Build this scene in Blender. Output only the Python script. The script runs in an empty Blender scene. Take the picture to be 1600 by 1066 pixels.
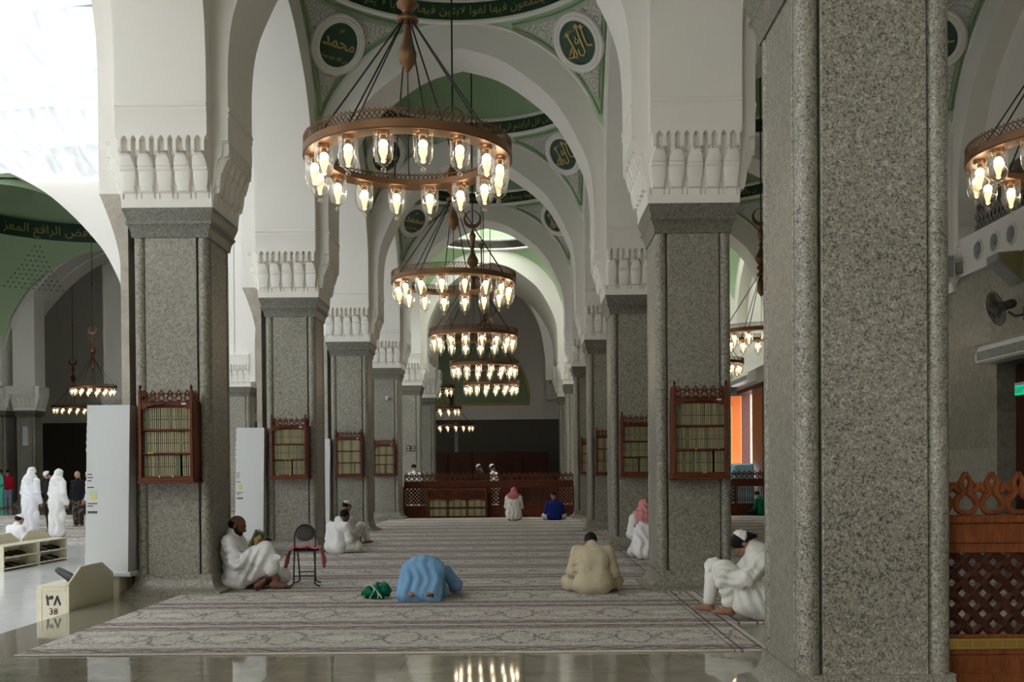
import bpy, math, random
import numpy as np
from mathutils import Vector, Matrix
random.seed(7); RNG = np.random.RandomState(5)
SC = bpy.context.scene
COL = SC.collection
PI = math.pi

# ------------------------------------------------------------------ camera
cam_data = bpy.data.cameras.new('camera'); cam = bpy.data.objects.new('camera', cam_data); COL.objects.link(cam)
cam_data.sensor_width = 36.0; cam_data.sensor_fit = 'HORIZONTAL'
cam_data.lens = 1588.9 / 1600 * 36.0
cam_data.shift_x = (800 - 811.18) / 1600; cam_data.shift_y = (753.19 - 533) / 1600
cam_data.clip_start = 0.05; cam_data.clip_end = 400
def _cam_rot():
    p, r, y = -.0105, -.0079, .0034
    cp, sp, cr, sr, c, s = math.cos(p), math.sin(p), math.cos(r), math.sin(r), math.cos(y), math.sin(y)
    R = Matrix(((cr,0,sr),(0,1,0),(-sr,0,cr))) @ Matrix(((1,0,0),(0,cp,sp),(0,-sp,cp))) @ Matrix(((c,s,0),(-s,c,0),(0,0,1)))
    x, f, u = R[0], R[1], R[2]
    return Matrix(((x[0],u[0],-f[0]),(x[1],u[1],-f[1]),(x[2],u[2],-f[2])))
cam.matrix_world = Matrix.Translation((0,0,1.514)) @ _cam_rot().to_4x4()
SC.camera = cam

# ------------------------------------------------------------------ world, view
world = bpy.data.worlds.new('world'); SC.world = world; world.use_nodes = True
bg = world.node_tree.nodes['Background']
bg.inputs[0].default_value = (0.96, 0.98, 1.0, 1); bg.inputs[1].default_value = 3.6
SC.view_settings.view_transform = 'Standard'; SC.view_settings.look = 'None'
SC.view_settings.gamma = 1; SC.view_settings.use_curve_mapping = False
SC.view_settings.exposure = 1.42
cy = SC.cycles
cy.max_bounces = 8; cy.diffuse_bounces = 5; cy.glossy_bounces = 3; cy.transmission_bounces = 4; cy.transparent_max_bounces = 10
cy.caustics_reflective = False; cy.caustics_refractive = False
cy.sample_clamp_indirect = 4.0; cy.use_denoising = True
try: cy.denoiser = 'OPENIMAGEDENOISE'
except Exception: pass

# ------------------------------------------------------------------ grid of the hall
BAY = 6.533
XL, XR, XW = -4.383, 2.150, 8.683
XA, XB = (XL+XR)/2, (XR+XW)/2
def YK(k): return 6.667 + BAY*k
HW = 2.71          # half clear width of a dome bay
WD = 0.56          # half width of an arch band
Z_BASE, Z_CAP0, Z_CAP1, Z_SPR = .2555, 4.47, 4.82, 6.06
PROF = [(2.5,6.06),(2.49,6.7),(2.416,7.23),(2.18,7.79),(1.894,8.29),(1.596,8.64),(1.014,9.09),(.574,9.32),(0,9.47)]

# ------------------------------------------------------------------ node material helpers
class V:
    """float socket wrapper with operators"""
    def __init__(s, nt, sock): s.nt, s.s = nt, sock
    def _m(s, op, *a):
        n = s.nt.nodes.new('ShaderNodeMath'); n.operation = op
        for i, v in enumerate((s,)+a):
            if isinstance(v, V): s.nt.links.new(v.s, n.inputs[i])
            else: n.inputs[i].default_value = float(v)
        return V(s.nt, n.outputs[0])
    def __add__(s, o): return s._m('ADD', o)
    __radd__ = __add__
    def __mul__(s, o): return s._m('MULTIPLY', o)
    __rmul__ = __mul__
    def __sub__(s, o): return s._m('SUBTRACT', o)
    def __rsub__(s, o): return (s*-1.0)+o
    def __truediv__(s, o): return s._m('DIVIDE', o)
    def frac(s): return s._m('FRACT')
    def abs(s): return s._m('ABSOLUTE')
    def sin(s): return s._m('SINE')
    def sqrt(s): return s._m('SQRT')
    def floor(s): return s._m('FLOOR')
    def gt(s, o): return s._m('GREATER_THAN', o)
    def lt(s, o): return s._m('LESS_THAN', o)
    def max(s, o): return s._m('MAXIMUM', o)
    def min(s, o): return s._m('MINIMUM', o)
    def sat(s):
        r = s._m('ADD', 0.0); r.s.node.use_clamp = True; return r
class Mat:
    def __init__(s, name, col=(.8,.8,.8), rough=.6, metal=0.0, spec=.5):
        s.m = bpy.data.materials.new(name); s.m.use_nodes = True; s.nt = s.m.node_tree
        s.b = s.nt.nodes['Principled BSDF']
        s.b.inputs['Base Color'].default_value = (*col, 1); s.b.inputs['Roughness'].default_value = rough
        s.b.inputs['Metallic'].default_value = metal; s.b.inputs['Specular IOR Level'].default_value = spec
        s._co = None
    def co(s, kind='Object'):
        n = s.nt.nodes.new('ShaderNodeTexCoord'); return n.outputs[kind]
    def pos(s):
        n = s.nt.nodes.new('ShaderNodeNewGeometry'); return n.outputs['Position']
    def xyz(s, sock):
        n = s.nt.nodes.new('ShaderNodeSeparateXYZ'); s.nt.links.new(sock, n.inputs[0])
        return [V(s.nt, n.outputs[i]) for i in range(3)]
    def noise(s, sock, scale, detail=3, rough=.5, dist=0, out=0):
        n = s.nt.nodes.new('ShaderNodeTexNoise'); s.nt.links.new(sock, n.inputs['Vector'])
        n.inputs['Scale'].default_value = scale; n.inputs['Detail'].default_value = detail
        n.inputs['Roughness'].default_value = rough; n.inputs['Distortion'].default_value = dist
        return V(s.nt, n.outputs[out])
    def voro(s, sock, scale, feature='F1', out=0):
        n = s.nt.nodes.new('ShaderNodeTexVoronoi'); n.feature = feature
        s.nt.links.new(sock, n.inputs['Vector']); n.inputs['Scale'].default_value = scale
        return V(s.nt, n.outputs[out])
    def mapping(s, sock, scale=(1,1,1), loc=(0,0,0)):
        n = s.nt.nodes.new('ShaderNodeMapping'); s.nt.links.new(sock, n.inputs[0])
        n.inputs['Scale'].default_value = scale; n.inputs['Location'].default_value = loc
        return n.outputs[0]
    def ramp(s, v, stops, interp='LINEAR'):
        n = s.nt.nodes.new('ShaderNodeValToRGB'); s.nt.links.new(v.s, n.inputs[0]); cr = n.color_ramp
        cr.interpolation = interp
        while len(cr.elements) < len(stops): cr.elements.new(.5)
        for e, (p, c) in zip(cr.elements, stops): e.position = p; e.color = (*c, 1)
        return n.outputs[0]
    def mix(s, f, a, b):
        n = s.nt.nodes.new('ShaderNodeMix'); n.data_type = 'RGBA'
        if isinstance(f, V): s.nt.links.new(f.s, n.inputs[0])
        else: n.inputs[0].default_value = f
        for i, c in ((6, a), (7, b)):
            if isinstance(c, tuple): n.inputs[i].default_value = (*c, 1)
            else: s.nt.links.new(c, n.inputs[i])
        return n.outputs[2]
    def color(s, sock): s.nt.links.new(sock, s.b.inputs['Base Color']); return s
    def rough(s, v): s.nt.links.new(v.s, s.b.inputs['Roughness']); return s
    def bump(s, v, strength=.3, dist=.01):
        n = s.nt.nodes.new('ShaderNodeBump'); n.inputs['Strength'].default_value = strength
        n.inputs['Distance'].default_value = dist; s.nt.links.new(v.s, n.inputs['Height'])
        s.nt.links.new(n.outputs[0], s.b.inputs['Normal']); return s

M = {}
def granite(name, base, dark, light, scale=55):
    m = Mat(name, rough=.38); p = m.pos()
    a = m.noise(p, scale, 2, .75); b = m.noise(p, scale*.33, 2, .6); c = m.noise(p, .9, 3)
    v = a*.72 + b*.28 + (c-.5)*.12
    col = m.ramp(v, [(.395, dark), (.465, base), (.545, base), (.63, light)])
    m.color(col); m.rough(a*.3+.25); return m.m
M['granite'] = granite('grey_granite', (.235,.22,.178), (.05,.047,.038), (.45,.43,.37), 80)
M['granite_dark'] = granite('dark_granite', (.145,.138,.112), (.04,.038,.03), (.28,.27,.23), 80)
def marble(name, a, b, tile, rough, grout, veins=.5, off=(0,0)):
    m = Mat(name, rough=rough); p = m.pos(); x, y, z = m.xyz(p)
    n = m.noise(p, 1.3, 6, .6, 1.5); n2 = m.noise(p, 6, 5, .65, .8)
    tx = ((x+off[0])/tile[0]); ty = ((y+off[1])/tile[1])
    cell = ((tx.floor()*12.9898+ty.floor()*78.233).sin()*43758.5).frac()
    v = (n*.6+n2*.4 + (cell-.5)*.16*veins)
    col = m.ramp(v, [(.32, a), (.52, tuple((p_+q)/2 for p_, q in zip(a, b))), (.68, b)])
    ln = ((tx.frac()-.5).abs().gt(.5-.003/tile[0])).max((ty.frac()-.5).abs().gt(.5-.003/tile[1]))
    m.color(m.mix(ln*.6, col, grout)); return m
M['floor'] = marble('polished_grey_green_marble', (.20,.18,.13), (.34,.31,.24), (.95,.95), .05, (.09,.08,.06)).m
M['court'] = marble('white_courtyard_marble', (.72,.73,.74), (.86,.87,.88), (1.2,.6), .12, (.5,.5,.5), .3).m
_m = Mat('beige_marble_cladding', rough=.4); _p = _m.pos(); _n = _m.noise(_p, 3, 6, .7, 1.2); _n2 = _m.noise(_p, 40, 2)
_m.color(_m.ramp(_n*.8+_n2*.2, [(.3,(.26,.23,.18)),(.5,(.36,.325,.265)),(.7,(.44,.41,.34))])); M['beige'] = _m.m
_m = Mat('stone_wall_slabs', rough=.4); _p = _m.pos(); _x,_y,_z = _m.xyz(_p); _n = _m.noise(_p, 9, 4, .7)
_row = (_z/.62).floor(); _s = (_y/.95+_row*.37)
_l = (((_z/.62).frac()-.5).abs().gt(.494)).max((_s.frac()-.5).abs().gt(.497))
_c = ((_s.floor()*12.9+_row*78.2).sin()*4375.5).frac()
_m.color(_m.mix(_l*.45, _m.ramp(_n+(_c-.5)*.25, [(.3,(.19,.18,.145)),(.6,(.30,.285,.235)),(.8,(.36,.34,.29))]), (.11,.10,.08))); M['stone'] = _m.m
M['stone_shaded'] = Mat('far_wall_shaded_stone', (.065,.06,.045), .6).m  # dimness of the far hall put into the stone colour
M['fan'] = Mat('brownish_grey_fan_paint', (.075,.068,.055), .5).m
M['olive'] = Mat('olive_sign_face', (.22,.20,.07), .5).m
M['pane'] = Mat('dim_window_glass', (.10,.10,.08), .25).m
M['plaster'] = Mat('white_plaster', (.80,.775,.72), .7, spec=.25).m
_m = Mat('white_carved_plaster', rough=.8, spec=.2); _p = _m.mapping(_m.pos(), (1,1,1)); _n = _m.noise(_p, 5, 1, .5, 3.0)
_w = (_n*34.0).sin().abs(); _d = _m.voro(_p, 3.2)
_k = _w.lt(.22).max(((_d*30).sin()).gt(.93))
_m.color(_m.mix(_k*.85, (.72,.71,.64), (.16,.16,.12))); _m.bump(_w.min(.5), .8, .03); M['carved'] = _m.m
M['green'] = Mat('sage_green_paint', (.42,.56,.35), .6, spec=.3).m
M['green_line'] = Mat('deep_sage_moulding', (.24,.34,.19), .5).m
M['dkgreen'] = Mat('dark_green_enamel', (.012,.055,.03), .45).m
M['gold'] = Mat('gilded_lettering', (.50,.36,.11), .45, .25).m
def wood(name, a, b):
    m = Mat(name, rough=.5, spec=.25); p = m.mapping(m.co(), (6,6,1)); n = m.noise(p, 6, 4, .6, 1.0)
    m.color(m.ramp(n, [(.3,a),(.7,b)])); return m.m
M['wood'] = wood('red_brown_varnished_wood', (.06,.014,.005), (.15,.036,.010))
M['wood_dark'] = wood('dark_red_wood', (.035,.008,.004), (.075,.018,.008))
M['wood_near'] = wood('warm_walnut_wood', (.15,.040,.012), (.30,.088,.028))
M['bronze'] = Mat('copper_bronze', (.19,.098,.048), .42, .75).m
M['brass'] = Mat('brass', (.62,.42,.12), .35, .9).m
M['rod'] = Mat('black_steel', (.02,.02,.02), .4, .5).m
M['black'] = Mat('black_plastic', (.012,.012,.013), .4).m
M['grey'] = Mat('mid_grey_plastic', (.28,.28,.27), .5).m
M['white_metal'] = Mat('white_enamel', (.52,.54,.54), .35).m
M['white_bright'] = Mat('bright_white_plastic', (.80,.80,.78), .4).m
M['cream'] = Mat('cream_painted_board', (.70,.66,.50), .5).m
M['cream_side'] = M['cream']
M['shadow'] = Mat('pierced_hole_shade', (.03,.03,.025), .7).m  # near-black that stands for shade inside pierced holes
M['lattice_near'] = wood('dark_turned_wood', (.035,.010,.006), (.09,.028,.015))
M['ink'] = Mat('dark_ink', (.03,.01,.025), .6).m
# glass: thin, mostly clear with a sheen
_m = bpy.data.materials.new('clear_lamp_glass'); _m.use_nodes = True; _nt = _m.node_tree; _nt.nodes.clear()
_o = _nt.nodes.new('ShaderNodeOutputMaterial'); _t = _nt.nodes.new('ShaderNodeBsdfTransparent'); _g = _nt.nodes.new('ShaderNodeBsdfGlossy')
_x = _nt.nodes.new('ShaderNodeMixShader'); _lw = _nt.nodes.new('ShaderNodeLayerWeight'); _lw.inputs[0].default_value = .35
_mm = _nt.nodes.new('ShaderNodeMath'); _mm.operation = 'MULTIPLY_ADD'; _mm.inputs[1].default_value = .55; _mm.inputs[2].default_value = .10
_nt.links.new(_lw.outputs['Facing'], _mm.inputs[0]); _nt.links.new(_mm.outputs[0], _x.inputs[0])
_t.inputs[0].default_value = (.97,.96,.92,1); _g.inputs['Roughness'].default_value = .08; _g.inputs[0].default_value = (1,.97,.9,1)
_nt.links.new(_t.outputs[0], _x.inputs[1]); _nt.links.new(_g.outputs[0], _x.inputs[2]); _nt.links.new(_x.outputs[0], _o.inputs[0]); M['glass'] = _m
def emis(name, col, st):
    m = Mat(name, col); m.b.inputs['Emission Color'].default_value = (*col,1); m.b.inputs['Emission Strength'].default_value = st; return m.m
M['bulb'] = emis('warm_lit_bulb', (1,.85,.64), 9.0)
M['tube'] = emis('glowing_frosted_tube', (1,.74,.38), .6)
# translucent awning fabric
_m = bpy.data.materials.new('white_awning_fabric'); _m.use_nodes = True; _nt = _m.node_tree; _nt.nodes.clear()
_o = _nt.nodes.new('ShaderNodeOutputMaterial'); _t = _nt.nodes.new('ShaderNodeBsdfTranslucent'); _g = _nt.nodes.new('ShaderNodeBsdfDiffuse')
_x = _nt.nodes.new('ShaderNodeMixShader'); _x.inputs[0].default_value = .45
_tc = _nt.nodes.new('ShaderNodeTexCoord'); _mp = _nt.nodes.new('ShaderNodeMapping'); _mp.inputs['Scale'].default_value = (3,.5,1)
_no = _nt.nodes.new('ShaderNodeTexNoise'); _no.inputs['Scale'].default_value = 1.5; _no.inputs['Detail'].default_value = 4
_cr = _nt.nodes.new('ShaderNodeValToRGB'); _cr.color_ramp.elements[0].position=.3; _cr.color_ramp.elements[0].color=(.17,.18,.184,1); _cr.color_ramp.elements[1].position=.7; _cr.color_ramp.elements[1].color=(.30,.305,.309,1)
_nt.links.new(_tc.outputs['Object'], _mp.inputs[0]); _nt.links.new(_mp.outputs[0], _no.inputs['Vector']); _nt.links.new(_no.outputs[0], _cr.inputs[0])
_nt.links.new(_cr.outputs[0], _t.inputs[0]); _g.inputs[0].default_value=(.62,.64,.65,1)
_nt.links.new(_t.outputs[0], _x.inputs[1]); _nt.links.new(_g.outputs[0], _x.inputs[2]); _nt.links.new(_x.outputs[0], _o.inputs[0]); M['awning'] = _m
# carpet
def carpet():
    m = Mat('patterned_prayer_carpet', rough=.95, spec=.1); p = m.pos(); x, y, z = m.xyz(p)
    v = ((y-8.44)/1.53).frac(); u = ((x+4.255)/1.05).frac()
    wob = m.noise(p, 14, 3, .6); fine = m.noise(p, 95, 2, .8); mid = m.noise(p, 24, 3, .7)
    scr = ((m.noise(p, 6.5, 2, .5, 2.6)*60.0).sin()).abs(); scr2 = ((m.noise(p, 13, 2, .5, 1.6)*40.0).sin()).abs()
    du = (u-.5)*1.05; dv = (v-.5)*1.53
    r = ((du/.33)*(du/.33)+(dv/.26)*(dv/.26)).sqrt() + (wob-.5)*.9
    ring = ((r-1.0).abs().lt(.05)).max((r-.62).abs().lt(.035)); inner = r.lt(.55)
    r2 = ((((u+.5).frac()-.5)*1.05/.16)*(((u+.5).frac()-.5)*1.05/.16)+(dv/.34)*(dv/.34)).sqrt() + (wob-.5)*.9
    ring2 = (r2-1.0).abs().lt(.06)
    e = v.min(1.0-v)*1.53
    band = (e.gt(.05))*(e.lt(.25)); line = ((e-.05).abs().lt(.009)).max((e-.255).abs().lt(.010)).max((e-.295).abs().lt(.005))
    edge = e.lt(.028)
    vine = ((x*13.0).sin()*.055 + .15 - e).abs().lt(.016)
    bl = m.voro(p, 13).lt(.38)
    base = m.ramp(fine*.45+mid*.55, [(.36,(.27,.235,.20)),(.46,(.60,.56,.50)),(.62,(.78,.745,.68))])
    fl = m.noise(p, 42, 2, .9).gt(.56); fl2 = m.voro(m.mapping(p, (1,.7,1)), 26).lt(.20)
    c = m.mix(fl*.38, base, (.16,.125,.115)); c = m.mix(fl2*.5, c, (.12,.09,.085))
    c = m.mix(scr.lt(.34)*.60, c, (.13,.10,.09))
    c = m.mix(scr2.lt(.22)*.45, c, (.17,.13,.12))
    c = m.mix(inner*.45, c, (.66,.62,.56))
    c = m.mix(ring.max(ring2)*.72, c, (.10,.075,.07))
    c = m.mix(band*.60, c, (.17,.115,.105))
    c = m.mix((band*bl)*.50, c, (.56,.50,.45))
    c = m.mix((band*vine)*.8, c, (.06,.04,.04))
    c = m.mix(line*.8, c, (.09,.065,.06))
    c = m.mix(edge*.8, c, (.60,.56,.50))
    ex = (2.055-x).abs()
    c = m.mix((ex.lt(.04))*.8, c, (.60,.56,.50))
    c = m.mix(((ex-.24).abs().lt(.012)).max((ex-.06).abs().lt(.010)).max((ex-.30).abs().lt(.006))*.8, c, (.09,.065,.06))
    m.color(c); m.bump(fine, .35, .006); return m.m
M['carpet'] = carpet()
def cloth(name, col, rough=.85, var=.06):
    m = Mat(name, rough=rough, spec=.15); n = m.noise(m.co(), 4, 3); f = m.noise(m.co(), 160, 1)
    a = tuple(max(0, c*(1-var*2)) for c in col); b = tuple(min(1, c*(1+var)) for c in col)
    w = m.noise(m.mapping(m.co(), (1,1,.6)), 7.5, 3, .55, 1.8); m.color(m.ramp(n*.7+f*.3, [(.3,a),(.7,b)])); m.bump((w*3.2).sin(), .55, .035); return m.m
def keffiyeh(name):
    m = Mat(name, rough=.9, spec=.1); x, y, z = m.xyz(m.co())
    a = ((x*170+z*60).sin()*(z*170-x*50+y*60).sin()).gt(.0); st = ((z*9+x*3).frac()).lt(.06)
    m.color(m.mix(a.max(st), (.74,.50,.49), (.50,.08,.10))); return m.m
M['white_cloth'] = cloth('white_cotton', (.80,.80,.80)); M['white_warm'] = cloth('off_white_cotton', (.76,.75,.70))
M['lilac'] = cloth('white_lilac_cotton', (.80,.80,.86))
M['beige_cloth'] = cloth('beige_cotton', (.56,.48,.34)); M['blue_cloth'] = cloth('light_blue_cotton', (.20,.38,.60))
M['navy_cloth'] = cloth('royal_blue_cotton', (.015,.025,.16)); M['black_cloth'] = cloth('black_cotton', (.012,.012,.014))
M['teal_cloth'] = cloth('turquoise_cotton', (.10,.55,.42)); M['red_cloth'] = cloth('red_cotton', (.40,.015,.03))
M['denim'] = cloth('pale_denim', (.25,.33,.42)); M['green_cloth'] = cloth('green_nylon', (.0,.13,.06), .45)
M['cord'] = cloth('pale_cord', (.65,.64,.58)); M['keff'] = keffiyeh('red_white_checked_cloth'); M['pink_cloth'] = cloth('pink_red_checked_cotton', (.55,.17,.19))
_m = Mat('camouflage_cloth', rough=.9); _n = _m.noise(_m.co(), 12, 2); _m.color(_m.ramp(_n, [(.4,(.02,.015,.012)),(.5,(.10,.075,.055)),(.6,(.2,.16,.12))], 'CONSTANT')); M['camo'] = _m.m
def skin(name, c):
    m = Mat(name, rough=.5, spec=.35); n = m.noise(m.co(), 30, 3); m.color(m.ramp(n, [(.3,tuple(v*.85 for v in c)),(.7,c)])); return m.m
M['skin_dark'] = skin('dark_brown_skin', (.17,.075,.045)); M['skin_mid'] = skin('brown_skin', (.36,.18,.115)); M['skin_light'] = skin('light_skin', (.50,.29,.21))
M['hair'] = cloth('black_hair', (.010,.009,.009), .6)

# ------------------------------------------------------------------ mesh helpers
class MB:
    def __init__(s): s.v = []; s.f = []; s.n = 0
    def add(s, v, f):
        v = np.asarray(v, float).reshape(-1,3); s.v.append(v)
        s.f += [tuple(i+s.n for i in q) for q in f]; s.n += len(v); return s
    def box(s, x0, x1, y0, y1, z0, z1):
        v = [(x,y,z) for z in (z0,z1) for y in (y0,y1) for x in (x0,x1)]
        return s.add(v, [(0,2,3,1),(4,5,7,6),(0,1,5,4),(2,6,7,3),(0,4,6,2),(1,3,7,5)])
    def bbox(s, x0, x1, y0, y1, z0, z1, b=.004):
        """box with chamfered edges"""
        xs, ys, zs = (x0,x1), (y0,y1), (z0,z1); v = []; idx = {}
        for i in (0,1):
            for j in (0,1):
                for k in (0,1):
                    sx, sy, sz = (b,-b)[i], (b,-b)[j], (b,-b)[k]
                    for a in range(3):
                        p = [xs[i], ys[j], zs[k]]
                        for c, d in ((0,sx),(1,sy),(2,sz)):
                            if c != a: p[c] += d
                        idx[i,j,k,a] = len(v); v.append(p)
        f = []
        for a in range(3):
            o = [c for c in range(3) if c != a]
            for side in (0,1):
                q = []
                for (m, n) in ((0,0),(1,0),(1,1),(0,1)):
                    key = [0,0,0]; key[a] = side; key[o[0]] = m; key[o[1]] = n; q.append(idx[(*key, a)])
                if (side == 0) != (a == 1): q = q[::-1]
                f.append(tuple(q))
        for a in range(3):
            o = [c for c in range(3) if c != a]
            for m in (0,1):
                for n in (0,1):
                    k0 = [0,0,0]; k1 = [0,0,0]; k1[a] = 1
                    k0[o[0]] = k1[o[0]] = m; k0[o[1]] = k1[o[1]] = n
                    f.append((idx[(*k0, o[0])], idx[(*k1, o[0])], idx[(*k1, o[1])], idx[(*k0, o[1])]))
        for i in (0,1):
            for j in (0,1):
                for k in (0,1): f.append((idx[i,j,k,0], idx[i,j,k,1], idx[i,j,k,2]))
        return s.add(v, f)
    def lathe(s, prof, n=24, c=(0,0,0), a0=0, a1=2*PI):
        full = abs(a1-a0-2*PI) < 1e-6; m = n if full else n+1
        ang = a0 + (a1-a0)*np.arange(m)/n
        v = [(c[0]+r*math.cos(t), c[1]+r*math.sin(t), c[2]+z) for t in ang for (r, z) in prof]; k = len(prof); f = []
        for i in range(n):
            j = (i+1) % m
            for q in range(k-1): f.append((i*k+q, j*k+q, j*k+q+1, i*k+q+1))
        return s.add(v, f)
    def tube(s, pts, r, n=8, flat=None, caps=True):
        P = np.asarray(pts, float); m = len(P); R = np.broadcast_to(np.asarray(r, float), (m,)); T = np.gradient(P, axis=0)
        T /= np.linalg.norm(T, axis=1)[:,None]+1e-12
        u = np.array([0,0,1.]) if abs(T[0][2]) < .9 else np.array([1.,0,0]); v = []
        for i in range(m):
            a = u - T[i]*np.dot(u, T[i]); a /= np.linalg.norm(a); b = np.cross(T[i], a); u = a
            for k in range(n):
                t = 2*PI*k/n; v.append(P[i]+R[i]*(math.cos(t)*a+math.sin(t)*b))
        f = [(i*n+k, i*n+(k+1)%n, (i+1)*n+(k+1)%n, (i+1)*n+k) for i in range(m-1) for k in range(n)]
        if caps: f += [tuple(range(n))[::-1], tuple((m-1)*n+k for k in range(n))]
        return s.add(v, f)
    def sq(s, pts, half, z0, z1): ...
    def prism(s, poly, z0, z1, axis='z'):
        """extrude a 2D outline; axis = extrusion axis"""
        n = len(poly); v = []
        for h in (z0, z1):
            for (a, b) in poly:
                v.append({'z':(a,b,h),'y':(a,h,b),'x':(h,a,b)}[axis])
        return s.add(v, [tuple(range(n))[::-1], tuple(range(n,2*n))]+[(i,(i+1)%n,n+(i+1)%n,n+i) for i in range(n)])
    def sphere(s, c, r, n=12, m=8, sc=(1,1,1)):
        prof = [(math.sin(PI*i/m)*r, -math.cos(PI*i/m)*r) for i in range(m+1)]
        v = [(c[0]+sc[0]*a*math.cos(2*PI*k/n), c[1]+sc[1]*a*math.sin(2*PI*k/n), c[2]+sc[2]*b) for k in range(n) for (a,b) in prof]
        return s.add(v, [(i*(m+1)+q, ((i+1)%n)*(m+1)+q, ((i+1)%n)*(m+1)+q+1, i*(m+1)+q+1) for i in range(n) for q in range(m)])
    def xf(s, mat):
        """transform everything so far"""
        A = np.array(mat); s.v = [(np.c_[v, np.ones(len(v))] @ A.T)[:,:3] for v in s.v]; return s
    def join(s, o, mat=None):
        for v in ([np.vstack(o.v)] if o.v else []):
            if mat is not None: A = np.array(mat); v = (np.c_[v, np.ones(len(v))] @ A.T)[:,:3]
            s.add(v, o.f)
        return s
    def mesh(s, name, mat, smooth=None, fix=True):
        me = bpy.data.meshes.new(name); v = np.vstack(s.v) if s.v else np.zeros((0,3))
        me.from_pydata(v.tolist(), [], s.f); me.validate()
        if mat is not None: me.materials.append(mat)
        if fix:
            import bmesh
            bm = bmesh.new(); bm.from_mesh(me); bmesh.ops.recalc_face_normals(bm, faces=bm.faces); bm.to_mesh(me); bm.free()
        if smooth:
            me.polygons.foreach_set('use_smooth', [True]*len(me.polygons)); me.set_sharp_from_angle(angle=math.radians(smooth))
        me.update(); return me
    def obj(s, name, mat, parent=None, smooth=None, loc=None, fix=True):
        return link(name, s.mesh(name, mat, smooth, fix), parent, loc)
def link(name, data, parent=None, loc=None):
    o = bpy.data.objects.new(name, data); COL.objects.link(o)
    if parent: o.parent = parent
    if loc is not None: o.location = loc
    return o
def thing(name, label, cat, loc=(0,0,0), rz=0, group=None):
    o = link(name, None, None, loc); o.rotation_euler.z = rz; tag(o, label, cat, group); return o
def tag(o, label, cat, group=None):
    o['label'] = label; o['category'] = cat
    if group: o['group'] = group
    return o
def struct(o): o['kind'] = 'structure'; return o
def dup(o, loc=None, label=None, rz=None, group=None, parent=None):
    c = o.copy(); COL.objects.link(c); c.parent = parent
    if loc is not None: c.location = loc
    if rz is not None: c.rotation_euler.z = rz
    if label: c['label'] = label
    if group: c['group'] = group
    for ch in list(o.children):
        dup(ch, parent=c)
    return c
def catmull(pts, n=6):
    P = [np.array(p, float) for p in pts]; P = [2*P[0]-P[1]]+P+[2*P[-1]-P[-2]]; out = []
    for i in range(1, len(P)-2):
        for k in range(n):
            t = k/n; a,b,c,d = P[i-1:i+3]
            out.append(.5*((2*b)+(-a+c)*t+(2*a-5*b+4*c-d)*t*t+(-a+3*b-3*c+d)*t**3))
    out.append(P[-2]); return out

# ------------------------------------------------------------------ lettering
AR = dict(zip('ابةتثجحخدذرزسشصضطظعغفقكلمنهوىي', [0xFE8D,0xFE8F,0xFE93,0xFE95,0xFE99,0xFE9D,0xFEA1,0xFEA5,0xFEA9,0xFEAB,0xFEAD,0xFEAF,0xFEB1,0xFEB5,0xFEB9,0xFEBD,0xFEC1,0xFEC5,0xFEC9,0xFECD,0xFED1,0xFED5,0xFED9,0xFEDD,0xFEE1,0xFEE5,0xFEE9,0xFEED,0xFEEF,0xFEF1]))
AR['أ'] = 0xFE83
RIGHT = set('ادذرزوةىأ')
def shape(txt):
    txt = txt.replace('لا', '\u0001'); out = []
    for i, c in enumerate(txt):
        if c not in AR and c != '\u0001': out.append(c); continue
        p = txt[i-1] if i else ' '; n = txt[i+1] if i+1 < len(txt) else ' '
        jp = p in AR and p not in RIGHT
        if c == '\u0001': out.append(chr(0xFEFC if jp else 0xFEFB)); continue
        jn = (n in AR or n == '\u0001') and c not in RIGHT
        b = AR[c]
        out.append(chr(b + ((3 if jn else 1) if jp else (2 if jn else 0))))
    return ''.join(out)[::-1]
def text_geo(body, extrude=.02, size=1.0, bold=.0):
    c = bpy.data.curves.new('t', 'FONT'); c.body = body; c.size = size; c.extrude = extrude; c.resolution_u = 2; c.offset = bold
    o = bpy.data.objects.new('t', c); COL.objects.link(o)
    dg = bpy.context.evaluated_depsgraph_get(); m = o.evaluated_get(dg).to_mesh()
    v = np.array([tuple(q.co) for q in m.vertices]).reshape(-1,3); f = [tuple(p.vertices) for p in m.polygons]
    o.evaluated_get(dg).to_mesh_clear(); bpy.data.objects.remove(o); bpy.data.curves.remove(c)
    return v, f
# ------------------------------------------------------------------ floors and shell
def plane_box(name, mat, x0, x1, y0, y1, z0, z1, parent=None):
    return struct(MB().box(x0,x1,y0,y1,z0,z1).obj(name, M[mat], parent))
plane_box('floor', 'floor', -5.0, 8.9, -9, 66, -.3, 0)
plane_box('floor', 'court', -60, -5.0, -9, 38.4, -.4, -.15)
plane_box('floor', 'floor', -60, -5.0, 38.4, 66, -.4, 0)
plane_box('floor', 'court', 8.9, 40, 10, 66, -.3, -.02)

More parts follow.
